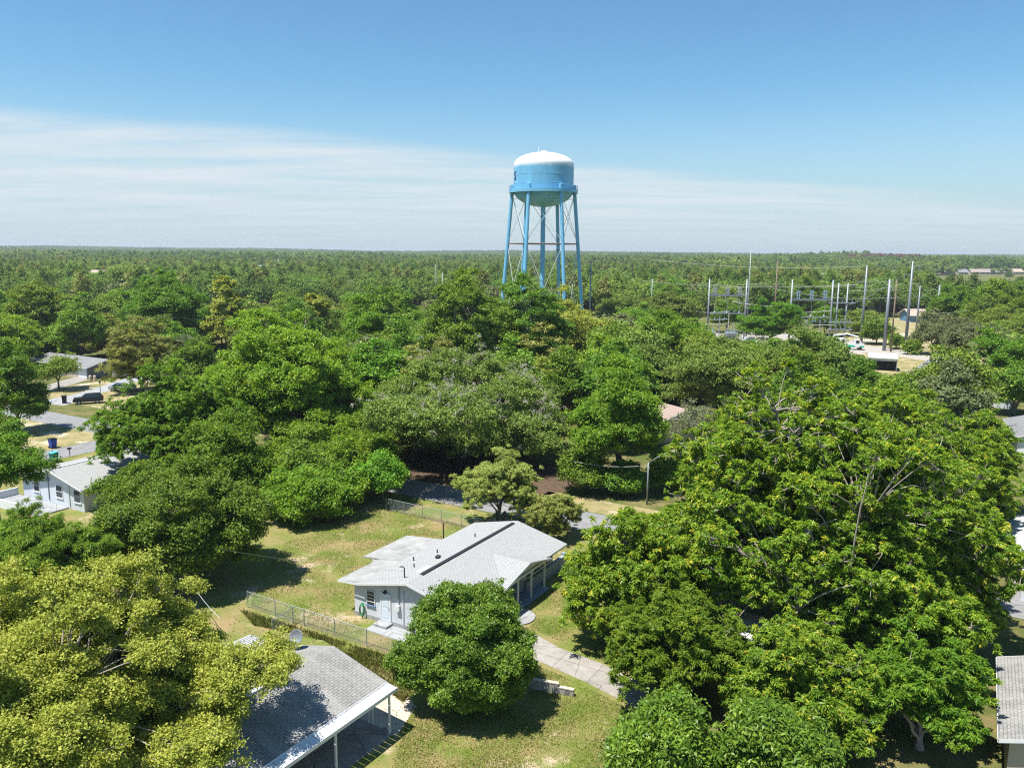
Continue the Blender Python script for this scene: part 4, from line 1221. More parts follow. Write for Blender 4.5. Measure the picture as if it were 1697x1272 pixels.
# bus supports: short posts with insulators along the yard
for i_, (px_, py_, Y_, hh) in enumerate(((1192, 545, 240, 6.5), (1207, 545, 241, 8.5), (1222, 548, 238, 5.0), (1337, 548, 240, 6.0), (1358, 548, 240, 6.0))):
    b_x = at(px_, py_, Y_).x
    lab_ = ('short bus support post at the left side of the yard', 'taller brown bus support post under the left gantry', 'low bus support post beside the lightning mast', 'bus support post under the left end of the blue-grey insulators', 'bus support post under the middle of the blue-grey insulators')[i_]
    O = thing('bus_support', lab_, 'bus support', (b_x, Y_, 0))
    q = MB().tube([(0, 0, 0), (0, 0, hh)], [0.16, 0.14], 8); q.build('post', M['tanwall'] if i_ == 1 else M['palesteel'], O)
    q = MB(); q.box((0, 0, hh + 0.06), (3.4, 0.16, 0.12)); am = q.build('crossarm', M['palesteel'], O)
    q = MB()
    for k in (-1.5, 0, 1.5): q.tube([(k, 0, hh + 0.12), (k, 0, hh + 0.35), (k, 0, hh + 0.6), (k, 0, hh + 1.0)], [0.12, 0.2, 0.12, 0.16], 8)
    q.build('insulator', M['insul'], am)
wires('overhead lines dropping from the tall poles into the substation', [(off(P['a'], -5.6, -2.2), (81.5, 236, zat(470, 236))), (off(P['a'], -5.6, 2.2), (RX + 1.3, 232, zat(472, 232))), (off(P['b'], -1), (RX + 1.3, 232, zat(505, 232))), (off(P['c'], -6, -1.9), (RX + 1.3, 232, zat(480, 232))), (off(P['h'], -7, -3), (57, 248, zat(470, 248))), (off(P['h'], -7, 3), (70, 236, zat(470, 236)))], 'palecable', 0.035, 0.8)
# low plant in the yard
def plant(label, x, y, kind):
    O = thing('transformer' if kind else 'switchgear', label, 'transformer' if kind else 'switchgear', (x, y, 0))
    if kind:
        q = MB(); q.box((0, 0, 1.7), (3.4, 2.6, 2.8), bev=0.08); q.build('tank', M['palesteel'], O)
        q = MB()
        for k in range(7): q.box((-1.3 + k * 0.43, -1.75, 1.7), (0.16, 0.8, 2.3))
        q.build('radiator', M['steel'], O)
        for k in (-1, 0, 1):
            q = MB(); q.tube([(k, 0, 3.1), (k, 0, 3.4), (k * 1.2, 0, 4.6)], [0.25, 0.2, 0.08], 8); q.build('bushing', M['insul'], O)
        q = MB(); q.box((0, 0, 0.15), (4.2, 3.6, 0.3)); q.build('plinth', M['concrete'], O)
    else:
        q = MB(); q.box((0, 0, 1.35), (2.4, 1.4, 2.1), bev=0.05); q.build('cabinet', M['white'], O)
        q = MB(); q.box((0, -0.73, 1.35), (1.9, 0.04, 1.7)); q.build('panel', M['steel'], O)
        q = MB(); q.box((0, 0, 0.15), (2.8, 1.8, 0.3)); q.build('plinth', M['concrete'], O)


plant('grey substation transformer with three bushings under the left gantry', 59.5, 240, 1)
plant('grey substation transformer standing by the white cabinets', 65.5, 238, 1)
plant('white switchgear cabinet at the left of the substation yard', 55.8, 232, 0)
plant('white switchgear cabinet beside the thin lightning mast', 68.8, 231, 0)
wires('substation busbar wires between the gantries', [((56, 248, zat(517, 248) - k), (67, 248, zat(517, 248) - k)) for k in (0, 2.2, 3.6)] + [((68, 248, zat(500, 248)), (80, 236, zat(508, 236))), ((80, 236, zat(518, 236)), (RX, 232, zat(510, 236))), ((80, 236, zat(535, 236)), (RX, 232, zat(535, 236)))], r=0.06, sag=0.3)
# white and green work truck
O = thing('work_truck', 'white utility work truck with green side lockers parked below the steel pole', 'truck', (*gp(1408, 579), 0), R(-12))
q = MB(); q.bx(-5.2, 1.0, -1.2, 1.2, 1.0, 1.5); q.bx(-5.2, -1.6, -1.2, 1.2, 1.5, 3.2); q.build('body', M['white'], O)
q = MB(); q.wall([(1.03, 0.7), (3.6, 0.7), (3.6, 1.7), (2.9, 1.9), (2.3, 2.9), (1.03, 2.9)], -1.1, 1.1); q.build('cab', M['white'], O)
q = MB(); q.bx(-0.9, 0.9, -1.28, -1.21, 0.8, 1.5); q.bx(2.4, 3.4, -1.18, -1.11, 0.8, 1.25); q.build('locker', M['green'], O)
q = MB(); q.bx(1.3, 2.2, -1.13, -1.105, 1.9, 2.7); q.build('window', M['glass'], O)
for k in range(3):
    q = MB(); q.bx(-4.8 + k * 1.1, -4.1 + k * 1.1, -1.23, -1.205, 1.8, 2.8); q.build('vent', M['dark'], O)
q = MB(); q.tube([(-4.5, 0, 3.2), (-4.5, 0, 3.9), (-1, 0, 4.4), (2, 0, 3.6)], 0.22, 8); q.build('boom', M['white'], O)
for xx in (-4.1, -0.4, 2.5):
    for yy in (-1.05, 1.05):
        q = MB().tube([(xx, yy - 0.14, 0.48), (xx, yy + 0.14, 0.48)], 0.48, 16); q.build('wheel', M['rubber'], O)
# utility pedestal, gate posts by the track
O = thing('utility_box', 'pale green utility box on the grass by the tree line', 'utility box', (*gp(1516, 582), 0), 0.2)
q = MB(); q.box((0, 0, 0.75), (1.0, 0.8, 1.3), bev=0.05); q.build('cabinet', M['door'], O)
q = MB(); q.box((0, 0, 0.05), (1.2, 1.0, 0.1)); q.build('plinth', M['concrete'], O)


# ------------------------------------------------------------------ chain-link fences
def chainlink(label, a, b, h=1.25, step=2.6, mesh=0.14, priv=0.0):
    a, b = Vector((*a, 0)), Vector((*b, 0))
    d = b - a; Ln = d.length
    O = thing('chain_link_fence', label, 'fence', a, math.atan2(d.y, d.x))
    n = max(1, round(Ln / step))
    for k in range(n + 1):
        q = MB().tube([(Ln * k / n, 0, -0.1), (Ln * k / n, 0, h + 0.06)], 0.032, 8); q.build('post', M['wire'], O)
    q = MB().tube([(0, 0, h), (Ln, 0, h)], 0.024, 6); q.build('top_rail', M['wire'], O)
    q = MB(); s = mesh
    k = -h
    while k < Ln:
        for sg in (1, -1):
            x0, z0, x1, z1 = (k, 0.03, k + h, h) if sg > 0 else (k, h, k + h, 0.03)
            c0, c1 = max(x0, 0), min(x1, Ln)
            if c1 - c0 < 0.05: continue
            f = lambda x: z0 + (z1 - z0) * (x - x0) / (x1 - x0)
            q.tube([(c0, 0.003 * sg, f(c0)), (c1, 0.003 * sg, f(c1))], 0.0045, 3, cap=False)
        k += s
    q.build('mesh', M['wire'], O)
    return O


chainlink('chain-link fence running from the dark tree past the patio of the ranch house', gp(411, 1006), gp(664, 1090))
chainlink('short chain-link fence branching towards the dark grey roof', gp(486, 1033), gp(452, 1056))
chainlink('chain-link fence on the lawn along the street behind the house', gp(640, 845), gp(798, 881))
c_ = gp(735, 893)
q = MB().tube([(0, 0, -0.1), (0, 0, 1.5)], 0.055, 10).tube([(0, 0, 1.5), (0, 0, 1.56)], [0.07, 0.03], 10)
o = q.build('gate_post', M['dark'], loc=(*c_, 0)); tag(o, 'dark iron post standing behind the flat roof', 'post')

# street lamp
b = gp(1072, 836); Yl = b[1]
O = thing('street_lamp', 'galvanised street lamp with long angled arm over the street', 'street lamp', (b[0], Yl, 0))
ht = at(1071, 766, Yl).z; e = at(1114, 747, Yl)
q = MB().tube([(0, 0, -0.1), (0, 0, ht)], [0.10, 0.075], 10); q.build('pole', M['steel'], O, smooth=True)
q = MB().tube([(0, 0, ht - 0.05), (1.0, 0, ht + 0.62), (e.x - b[0], 0, e.z)], [0.06, 0.05, 0.04], 8); q.build('arm', M['steel'], O, smooth=True)
q = MB(); q.box((e.x - b[0] + 0.25, 0, e.z + 0.0), (0.62, 0.24, 0.13), bev=0.05); q.build('lamp_head', M['palesteel'], O)
wires('overhead cable running left from the street lamp', [((b[0], Yl, ht - 0.3), tuple(at(950, 764, Yl + 3)))], 'palecable', 0.022, 0.35, 'cable')
wires('overhead service cable reaching the mast on the ranch house roof', [(tuple(at(671, 946, 53)), (-30, 57.5, 5.4))], 'cable', 0.008, 0.5, 'cable')
wires('pale guy cable slanting from the dark rounded tree', [(tuple(at(328, 982, 54)), tuple(at(365, 1024, 47)))], 'palecable', 0.02, 0.1, 'cable')

# bins, mailbox
def bin_(label, p, m, lidm, rz):
    O = thing('wheelie_bin', label, 'bin', (*p, 0), rz)
    vs = [(sx * w, sy * d, z) for z, w, d in ((0.08, 0.36, 0.36), (1.35, 0.46, 0.46)) for sx, sy in ((-1, -1), (1, -1), (1, 1), (-1, 1))]
    q = MB().add(vs, [(3, 2, 1, 0), (4, 5, 6, 7), (0, 1, 5, 4), (1, 2, 6, 5), (2, 3, 7, 6), (3, 0, 4, 7)]); q.build('body', M[m], O)
    q = MB().slab([(-0.5, -0.52, 1.42), (0.5, -0.52, 1.42), (0.5, 0.5, 1.52), (-0.5, 0.5, 1.52)], 0.07); q.tube([(-0.4, 0.56, 1.42), (0.4, 0.56, 1.42)], 0.035, 8); q.build('lid', M[lidm], O)
    for s in (-0.38, 0.38):
        q = MB().tube([(s - 0.05, 0.36, 0.16), (s + 0.05, 0.36, 0.16)], 0.16, 12); q.build('wheel', M['rubber'], O)
    O.scale = (0.86, 0.86, 0.9)


bin_('teal wheeled bin with light blue lid on the kerb of the side street', gp(90, 766), 'binteal', 'lid', R(-30))
bin_('dark blue wheeled bin across the side street', gp(88, 742), 'binblue', 'black', R(150))
bin_('black wheeled bin at the foot of the white driveway', gp(107, 668), 'black', 'black', R(30))
O = thing('mailbox', 'small dark mailbox on a post by the white roof', 'mailbox', (*gp(116, 757), 0), R(-30))
q = MB().tube([(0, 0, 0), (0, 0, 1.0)], 0.05, 6); q.build('post', M['wood'], O)
q = MB(); q.box((0, 0, 1.12), (0.2, 0.48, 0.24), bev=0.04); q.build('box', M['dark'], O)
O = thing('lamp_post', 'thin dark lamp post beside the white driveway', 'lamp post', (*gp(167, 656), 0))
q = MB().tube([(0, 0, 0), (0, 0, 2.3)], 0.05, 8); q.build('post', M['dark'], O)
q = MB().tube([(0, 0, 2.3), (0, 0, 2.4), (0, 0, 2.7), (0, 0, 2.8)], [0.07, 0.15, 0.19, 0.03], 8); q.build('lantern', M['dark'], O)
O = thing('gas_tanks', 'pair of white gas cylinders by the grey gable corner', 'gas cylinders', (*gp(150, 632), 0))
for k in (0, 0.9):
    q = MB().tube([(k, 0, 0), (k, 0, 0.1), (k, 0, 1.1), (k, 0, 1.3)], [0.26, 0.28, 0.28, 0.1], 12); q.build('cylinder', M['tanwall'], O)


# ------------------------------------------------------------------ cars
def car(label, loc, rz, paint, kind='suv', name='parked_car'):
    O = thing(name, label, 'car', (*loc, 0), rz)
    if kind == 'pickup':
        side = [(-2.7, 0.45), (2.6, 0.45), (2.7, 0.75), (2.6, 1.05), (1.3, 1.15), (0.7, 1.8), (-0.6, 1.82), (-0.75, 1.15), (-2.7, 1.15)]
        gl = [(0.95, 1.2), (0.62, 1.68), (-0.5, 1.7), (-0.6, 1.2)]
    elif kind == 'suv':
        side = [(-2.3, 0.4), (2.25, 0.4), (2.35, 0.7), (2.2, 1.02), (1.1, 1.12), (0.4, 1.66), (-1.7, 1.70), (-2.25, 1.1)]
        gl = [(0.92, 1.14), (0.35, 1.56), (-1.6, 1.6), (-2.0, 1.14)]
    else:
        side = [(-2.2, 0.35), (2.2, 0.35), (2.3, 0.6), (2.15, 0.85), (1.0, 0.98), (0.3, 1.42), (-1.1, 1.43), (-1.8, 0.98), (-2.25, 0.9)]
        gl = [(0.85, 1.0), (0.25, 1.34), (-1.05, 1.35), (-1.6, 1.0)]
    n = len(side)
    vs = []
    for y, ins in ((-0.92, 0.06), (-0.86, 0.0), (0.86, 0.0), (0.92, 0.06)):
        for (x, z) in side:
            yy = y * (1 - 0.16 * max(0, (z - 1.0)) / 0.7)
            vs.append((x * (1 - ins * 0.3), yy, z - ins * (0.4 if z > 0.6 else -0.4)))
    fs = [tuple(range(n)), tuple(range(4 * n - 1, 3 * n - 1, -1))]
    for r_ in range(3):
        for i in range(n): fs.append((r_ * n + (i + 1) % n, r_ * n + i, (r_ + 1) * n + i, (r_ + 1) * n + (i + 1) % n))
    q = MB().add(vs, fs); q.build('body', M[paint], O)
    for s in (-1, 1):
        q = MB()
        v2 = [(x, s * 0.93 * (1 - 0.16 * max(0, z - 1.0) / 0.7), z) for x, z in gl] + [(x, s * 0.90 * (1 - 0.16 * max(0, z - 1.0) / 0.7), z) for x, z in gl]
        q.add(v2, [(0, 1, 2, 3), (7, 6, 5, 4), (0, 4, 5, 1), (1, 5, 6, 2), (2, 6, 7, 3), (3, 7, 4, 0)]); q.build('side_window', M['glass'], O)
    a, b = gl[0], gl[1]
    q = MB().slab([(a[0] + 0.17, -0.74, a[1] - 0.02), (a[0] + 0.17, 0.74, a[1] - 0.02), (b[0] + 0.1, 0.66, b[1] + 0.03), (b[0] + 0.1, -0.66, b[1] + 0.03)], 0.03); q.build('windscreen', M['glass'], O)
    for x in (-1.4, 1.4):
        for s in (-1, 1):
            q = MB().tube([(x, s * 0.72, 0.34), (x, s * 0.95, 0.34)], 0.34, 18); w_ = q.build('wheel', M['rubber'], O)
            q = MB().tube([(x, s * 0.95, 0.34), (x, s * 0.965, 0.34)], 0.2, 12); q.build('rim', M['palesteel'], w_)
    for s in (-0.65, 0.65):
        q = MB(); q.box((side[2][0] - 0.05, s, side[2][1] + 0.02), (0.14, 0.34, 0.14)); q.build('headlight', M['palesteel'], O)
        q = MB(); q.box((side[0][0] - 0.0, s, 0.85), (0.1, 0.25, 0.2)); q.build('tail_light', M['carred'], O)


car('black car parked on the grass by the far street', gp(147, 668), R(205), 'carblack', 'suv')
car('silver car at the top of the white driveway under the pine', gp(203, 647), R(10), 'carsilver', 'car')
car('pale blue-white car behind the layered pine', gp(207, 626), R(15), 'carsilver', 'suv')
car('beige pickup truck at the left edge beside the sandy lawn', gp(-4, 736), R(-20), 'cartan', 'pickup', 'pickup_truck')
car('red car in the deep shade of the right-hand trees', gp(1592, 668), R(-30), 'carred', 'suv')


# ------------------------------------------------------------------ trees, one by one
def lod(kind, Y, **o):
    s = max(0.7, Y / 75.0)
    p = dict(PRE[kind])
    p['a'] *= 0.60 * s ** 0.6; p['b'] *= 0.62 * s ** 0.6; p['k'] = max(8, int(p['k'] * 2.2 * s ** -1.15)); p['sr'] *= 0.72 * s ** 0.2; p['cr'] *= s ** 0.18
    p.update(o)
    return p


SEED = [100]


def T(Lp, Rp, top, Y, zb, kind, leaf, label, name='broadleaf_tree', P=None, **kw):
    SEED[0] += 1
    kw.setdefault('trunk_r', 0.12 + 0.022 * (Rp - Lp) / 2 * Y / F)
    return lobe_tree(name, Lp, Rp, top, Y, zb, kind, L[leaf], SEED[0], label, P={**lod(kind, Y), **(P or {})}, **kw)


# foreground
T(-170, 385, 925, 34, 1.0, 'yellow', 'yellow', 'large yellow-green oak overhanging the dark grey roof at the lower left', 'oak_tree', bark='palebark', twig=0.35, prim=9, trunk_r=0.3,
  P=dict(dens=1.5, cr=0.9, rmin=0.3, ns=13), extra=[(7.2, 0.5, 6.6, 2.0, 1.8, 1.0), (8.3, 2.6, 6.0, 1.4, 1.5, 0.7), (6.9, -3.4, 5.4, 1.8, 1.6, 0.9), (0.5, -5.5, 7.0, 4.5, 3.5, 2.8)])
T(155, 445, 775, 60.5, 0.4, 'dark', 'dark', 'dark rounded tree casting shade on the fence end, left of the lawn', P=dict(cr=1.15))
T(-60, 185, 845, 52, 1.5, 'feather', 'feather', 'bright feathery-leaved tree behind the yellow-green oak at the left edge', twig=0.05)
T(-110, 72, 700, 62, 5.5, 'sparse', 'bright', 'sparse layered tree reaching in from the left edge over the white house', bark='palebark', twig=0.3)
T(-60, 62, 860, 56, 0.5, 'bright', 'bright', 'low leafy tree at the left edge below the sparse layered tree')
T(150, 420, 610, 84, 2.6, 'pinnate', 'bright', 'wide spreading pecan-like tree over the white house roof', P=dict(droop=0.4), twig=0.08)
T(305, 612, 520, 97, 0.8, 'bright', 'bright', 'tallest bright green tree of the clump left of centre', twig=0.04)
T(425, 645, 690, 87, 0.2, 'dark', 'bright', 'dark leafy tree at the right foot of the bright clump, by the lawn corner')
T(430, 560, 730, 80, 0.1, 'dark', 'dark', 'small dense dark tree low in the clump beside the rounded tree')
T(172, 300, 768, 74, 0.2, 'bright', 'bright', 'leafy tree crowding the right side of the white house', twig=0.05)
T(270, 440, 680, 77, 0.2, 'bright', 'bright', 'mid-height leafy tree between the white house and the rounded dark tree')
T(430, 600, 770, 76, 0.1, 'bright', 'bright', 'leafy green tree standing right at the upper left edge of the lawn')
T(600, 668, 752, 80, 1.6, 'dark', 'bright', 'small round-headed tree at the corner of the street fence', 'small_tree', trunk_r=0.12)
T(540, 640, 770, 82, 0.2, 'dark', 'dark', 'dark undergrowth shrub left of the round-headed small tree', 'shrub')
T(608, 948, 582, 101, 1.2, 'oak', 'olive', 'broad grey-green live oak with grey moss behind the street', 'oak_tree', bark='palebark', twig=0.06, moss=0.22, prim=9, trunk_r=0.5,
  extra=[(-9, -6, 4.2, 5, 4, 3.4), (8.5, -6, 4.0, 4.5, 4, 3.2), (0, -8, 4.6, 6, 4, 3.4), (-6, -17, 8.2, 5.0, 4.6, 2.4), (-1, -18.5, 8.6, 4.6, 4.2, 2.2)])
T(752, 905, 742, 73.5, 0.8, 'cedar', 'cedar', 'feathery olive cedar with open crown behind the shingle roof', 'cedar_tree', bark='bark', twig=0.15, trunk_r=0.17, stems=2)
T(862, 965, 808, 70.5, 0.3, 'cedar', 'cedar', 'smaller olive cedar at the far right corner of the shingle roof', 'cedar_tree', twig=0.12, trunk_r=0.12)
T(948, 1108, 592, 86, 1.5, 'bright', 'bright', 'tall vivid green tree left of the street lamp', P=dict(droop=0.6), twig=0.03)
T(925, 1010, 738, 85, 0.1, 'dark', 'dark', 'dark thicket shrub on the far side of the street', 'shrub')
T(1000, 1068, 770, 84, 0.1, 'bright', 'dark', 'leafy green shrub just left of the street lamp', 'shrub')
T(1082, 1150, 760, 86, 0.2, 'dark', 'bright', 'bushy green shrub just right of the street lamp', 'shrub')
T(1108, 1205, 655, 98, 2.0, 'sparse', 'grey', 'thin grey half-bare tree in front of the pinkish roof', 'bare_tree', bark='greybark', twig=0.9, P=dict(k=4, ns=14), trunk_r=0.14)
T(1105, 1300, 560, 122, 0.8, 'oak', 'olive', 'rounded olive oak right of the vivid green tree', 'oak_tree', twig=0.03)
T(1265, 1440, 548, 128, 0.8, 'oak', 'olive', 'rounded olive oak below the substation pine', 'oak_tree', twig=0.03)
T(1195, 1290, 650, 96, 0.5, 'oak', 'oak', 'low olive oak just above the big right-hand tree', 'oak_tree')
T(1390, 1480, 600, 112, 0.5, 'dark', 'dark', 'dark leafy tree left of the open white shed', )
# big right-hand group
c_ = at(1364, 650, 54)
make_tree('pinnate_tree', [(0, 0, 8.4, 10.6, 10.5, 8.2), (-5.0, -4, 6.2, 5.6, 6, 5.0), (6.0, -3.5, 6.8, 6, 6, 5.4), (0.5, -6.5, 5.5, 6, 5, 4.8), (-4, 3, 10.5, 5.5, 5, 4.6), (4, 3, 10.8, 5.5, 5, 4.6)], 'pinnate', L['pinnate'], 771,
          trunk_r=0.36, bark='palebark', twig=0.55, prim=18, H0=2.6, loc=(c_.x, 54, 0), label='largest right-hand tree, one broad airy mass of fine leaves on pale branches', P=lod('pinnate', 54, dens=2.3, rmin=0.3))
T(1022, 1215, 838, 58, 0.2, 'pinnate', 'pinnate', 'green tree at the right of the street bend, below the street lamp', 'pinnate_tree', bark='palebark', twig=0.2, trunk_r=0.2)
T(928, 1190, 850, 51, 0.1, 'feather', 'pinnate', 'darker feathery tree at the left of the right-hand group, over the driveway', 'pinnate_tree', bark='palebark', twig=0.15, trunk_r=0.22, P=dict(b=0.05, k=30))
T(990, 1260, 975, 44, 0.1, 'pinnate', 'feather', 'dark leafy tree low in the right-hand group beside the low block wall', 'pinnate_tree', bark='palebark', twig=0.12, trunk_r=0.2)
T(1280, 1655, 905, 48, 0.3, 'pinnate', 'pinnate', 'nearest right-hand tree with long pale bare boughs', 'pinnate_tree', bark='palebark', twig=0.5, prim=9, trunk_r=0.28)
T(1470, 1665, 810, 56, 0.2, 'pinnate', 'pinnate', 'leafy tree in front of the white walled house, right of the wide crown', 'pinnate_tree', bark='palebark', twig=0.35, trunk_r=0.22)
T(1180, 1480, 1040, 40, 0.2, 'pinnate', 'pinnate', 'low tree at the bottom of the right-hand group, above the pale green trees', 'pinnate_tree', bark='palebark', twig=0.3, trunk_r=0.2)
T(1420, 1665, 1045, 39, 0.1, 'pinnate', 'feather', 'shady tree at the lower right beside the dark ribbed roof', 'pinnate_tree', bark='palebark', twig=0.15, trunk_r=0.2)
T(1450, 1700, 690, 68, 0.3, 'pinnate', 'pinnate', 'open-crowned tree at the right edge above the white walled house', 'pinnate_tree', bark='palebark', twig=0.45, trunk_r=0.24)
T(1395, 1600, 620, 84, 0.3, 'pinnate', 'pinnate', 'leafy tree at the top of the right-hand group beside the open shed', 'pinnate_tree', bark='palebark', twig=0.15, trunk_r=0.2)
T(1570, 1700, 672, 80, 0.3, 'pinnate', 'pinnate', 'rear leafy tree near the right edge below the shaded oaks', 'pinnate_tree', bark='palebark', twig=0.12, trunk_r=0.2)
T(1010, 1200, 1150, 34, 0.4, 'bright', 'gloss', 'pale green tree at the bottom edge, left one under the big right-hand tree', P=dict(cr=0.8))
T(1190, 1400, 1170, 33, 0.4, 'bright', 'gloss', 'pale green tree at the bottom edge, right one under the big right-hand tree', P=dict(cr=0.8))
c_ = at(772, 1000, 43)
make_tree('broadleaf_tree', [(0, 0, 3.5, 3.6, 3.5, 3.2), (1.3, 0.6, 5.2, 1.7, 1.7, 1.8), (-1.1, 0.5, 5.0, 1.8, 1.7, 1.7), (-2.3, -0.5, 2.7, 1.7, 1.7, 2.0), (2.3, -0.6, 2.5, 1.7, 1.7, 2.0), (0, -2.0, 2.3, 2.0, 1.6, 2.0)], 'gloss', L['gloss'], 812,
          trunk_r=0.16, loc=(c_.x, 43, 0), label='round glossy green tree standing in front of the white ranch house', P=lod('gloss', 43, cr=0.72, rmin=0.5), twig=0.03)
# left background
T(-30, 66, 570, 112, 0.5, 'bright', 'bright', 'full green tree at the left edge beside the far street')
T(-60, 30, 680, 95, 1.0, 'bright', 'dark', 'green tree at the left edge above the beige pickup')
T(64, 122, 588, 147, 1.4, 'oak', 'oak', 'small lawn tree with short trunk in front of the ranch house', 'small_tree', trunk_r=0.2, twig=0.06)
T(166, 288, 522, 146, 0.3, 'pine', 'pine', 'layered yellowish pine with flat boughs right of the ranch house', 'pine_tree', trunk_r=0.3, twig=0.1)
T(82, 172, 488, 178, 1.0, 'dark', 'dark', 'dark dense tree behind the grey roofed ranch house')
T(0, 112, 462, 200, 1.0, 'bright', 'oak', 'large leafy tree at far left above the long ranch house')
T(-40, 60, 520, 170, 1.0, 'bright', 'bright', 'yellowish green tree at the left edge behind the long ranch house')
T(30, 110, 540, 185, 0.5, 'bright', 'feather', 'bright green tree tucked between the two ranch roofs')
T(195, 348, 448, 196, 1.0, 'bright', 'bright', 'broad vivid green tree behind the layered pine')
T(338, 405, 460, 184, 2.0, 'yellow', 'yellow', 'slender yellow-green tree standing out in the left woods', P=dict(a=0.26, b=0.16))
T(394, 452, 500, 150, 1.0, 'oak', 'olive', 'tree dotted with cream blossom in the left middle woods', 'flowering_tree', flowers=0.22)
T(280, 370, 555, 140, 0.5, 'bright', 'dark', 'leafy tree right of the cabbage palm')
T(440, 545, 500, 158, 0.5, 'dark', 'dark', 'dark green tree behind the transformer pole')
T(545, 660, 500, 150, 0.5, 'bright', 'bright', 'light green tree left of the mossy oak, in the middle woods')
T(505, 545, 480, 172, 4.0, 'yellow', 'yellow', 'small yellowish treetop right of the transformer pole', P=dict(a=0.26, b=0.16))
T(560, 715, 470, 182, 1.0, 'dark', 'dark', 'wide dark treetop below the lattice mast')
T(685, 855, 452, 136, 3.5, 'dark', 'dark', 'tall dark oak just left of the water tower legs', 'oak_tree', trunk_r=0.45, twig=0.05, bark='greybark')
T(795, 950, 458, 142, 3.0, 'dark', 'dark', 'tall dark oak in front of the water tower legs', 'oak_tree', trunk_r=0.45, bark='greybark')
T(620, 720, 540, 128, 0.5, 'dark', 'dark', 'dark shaded tree between the bright clump and the mossy oak')
T(885, 1000, 482, 156, 1.0, 'oak', 'yellow', 'yellowish oak at the right foot of the water tower', 'oak_tree')
T(905, 975, 575, 112, 1.5, 'bright', 'dark', 'dark leafy tree between the mossy oak and the vivid green tree')
T(1035, 1182, 508, 148, 0.8, 'bright', 'bright', 'light yellow-green rounded tree left of the substation')
T(985, 1070, 480, 260, 1.0, 'oak', 'olive', 'olive treetop right of the lone steel pole')
T(1078, 1150, 455, 330, 1.0, 'pine', 'dark', 'dark conical tree rising above the woods left of the substation', 'pine_tree')
T(1060, 1160, 478, 250, 1.0, 'oak', 'olive', 'grey-green oak in front of the dark conical tree', 'oak_tree')
T(1230, 1332, 490, 232, 1.0, 'pine', 'feather', 'bushy bright pine between the two substation gantries', 'pine_tree', trunk_r=0.3)
T(1308, 1368, 458, 330, 1.0, 'oak', 'feather', 'rounded bright treetop behind the right gantry')
T(1180, 1240, 470, 320, 1.0, 'oak', 'olive', 'olive treetop behind the left gantry')
T(1395, 1470, 512, 262, 0.5, 'bright', 'olive', 'grey-green trees shading the sandy path behind the steel poles')
T(1340, 1400, 505, 262, 0.5, 'bright', 'bright', 'green tree standing behind the switch rack')
T(1180, 1235, 500, 268, 0.5, 'oak', 'feather', 'light green tree behind the left gantry beams')
T(1430, 1482, 528, 236, 0.5, 'dark', 'dark', 'shade tree on the field behind the steel poles')
T(1478, 1496, 550, 225, 0.2, 'dark', 'bright', 'small round bush on the grass left of the tallest pole', 'shrub')
T(1507, 1516, 565, 212, 0.2, 'dark', 'bright', 'tiny bush on the grass right of the tallest pole', 'shrub')
T(1540, 1640, 470, 255, 1.0, 'dark', 'bright', 'rich green tree left of the pair on the right skyline')
T(1600, 1720, 462, 262, 1.0, 'dark', 'bright', 'rich green tree at the right edge below the meadow houses')
T(1518, 1585, 508, 212, 0.6, 'oak', 'grey', 'grey-green oak at the edge of the field, right of the poles', 'oak_tree')
T(1540, 1680, 532, 186, 0.8, 'oak', 'grey', 'broad dusty grey oak on the right above the shaded roofs', 'oak_tree', twig=0.04)
T(1590, 1720, 552, 150, 0.8, 'bright', 'bright', 'fresh green tree at the right edge in front of the dusty oak')
T(1640, 1740, 600, 130, 0.8, 'dark', 'dark', 'dark shade tree at the right edge by the long pale roof')
T(1530, 1600, 600, 140, 0.8, 'dark', 'dark', 'dark tree in front of the long pale shaded roof')


def palm(label, px, py, Y, r, seed):
    c = at(px, py, Y)
    root = thing('palm_tree', label, 'palm', (c.x, Y, 0))
    rng = np.random.default_rng(seed)
    n = 34
    d = rdirs(rng, n, -0.75, 0.95)
    Q, tt = [], []
    for i in range(n):
        o = np.array([0, 0, c.z]); e = o + d[i] * r * 0.62
        side = unit(np.cross(d[i], [0, 0, 1.0]) + 1e-6)
        up = np.cross(side, d[i])
        for j in range(13):
            a = (j - 6) * 0.2
            t = unit(d[i] * math.cos(a) + side * math.sin(a))
            tip = e + t * r * 0.62 + np.array([0, 0, -0.25 * r * (1 - math.cos(a) * 0.4)])
            m = (e + tip) / 2 + np.array([0, 0, 0.05 * r])
            w = np.cross(t, up) * 0.075 * r
            Q.append([e, m + w, tip, m - w]); tt.append(0.55 + 0.3 * rng.normal() - (0.3 if d[i][2] > 0.5 else -0.25 * (d[i][2] < -0.3)))
        w = side * 0.03 * r
        Q.append([o - w, o + w, e + w, e - w]); tt.append(0.5)
    link('crown', quads_mesh('palm_crown', np.array(Q), np.array(tt), L['palm']), root)
    q = MB().tube([(0, 0, -0.1), (0.1, 0, c.z * 0.5), (0, 0, c.z)], [0.26, 0.2, 0.22], 8); q.build('trunk', M['bark'], root, smooth=True)


palm('cabbage palm with fan leaves right of the layered pine', 306, 580, 146, 2.9, 5)
palm('cabbage palm in front of the dusty grey oak on the right', 1613, 586, 138, 2.2, 6)

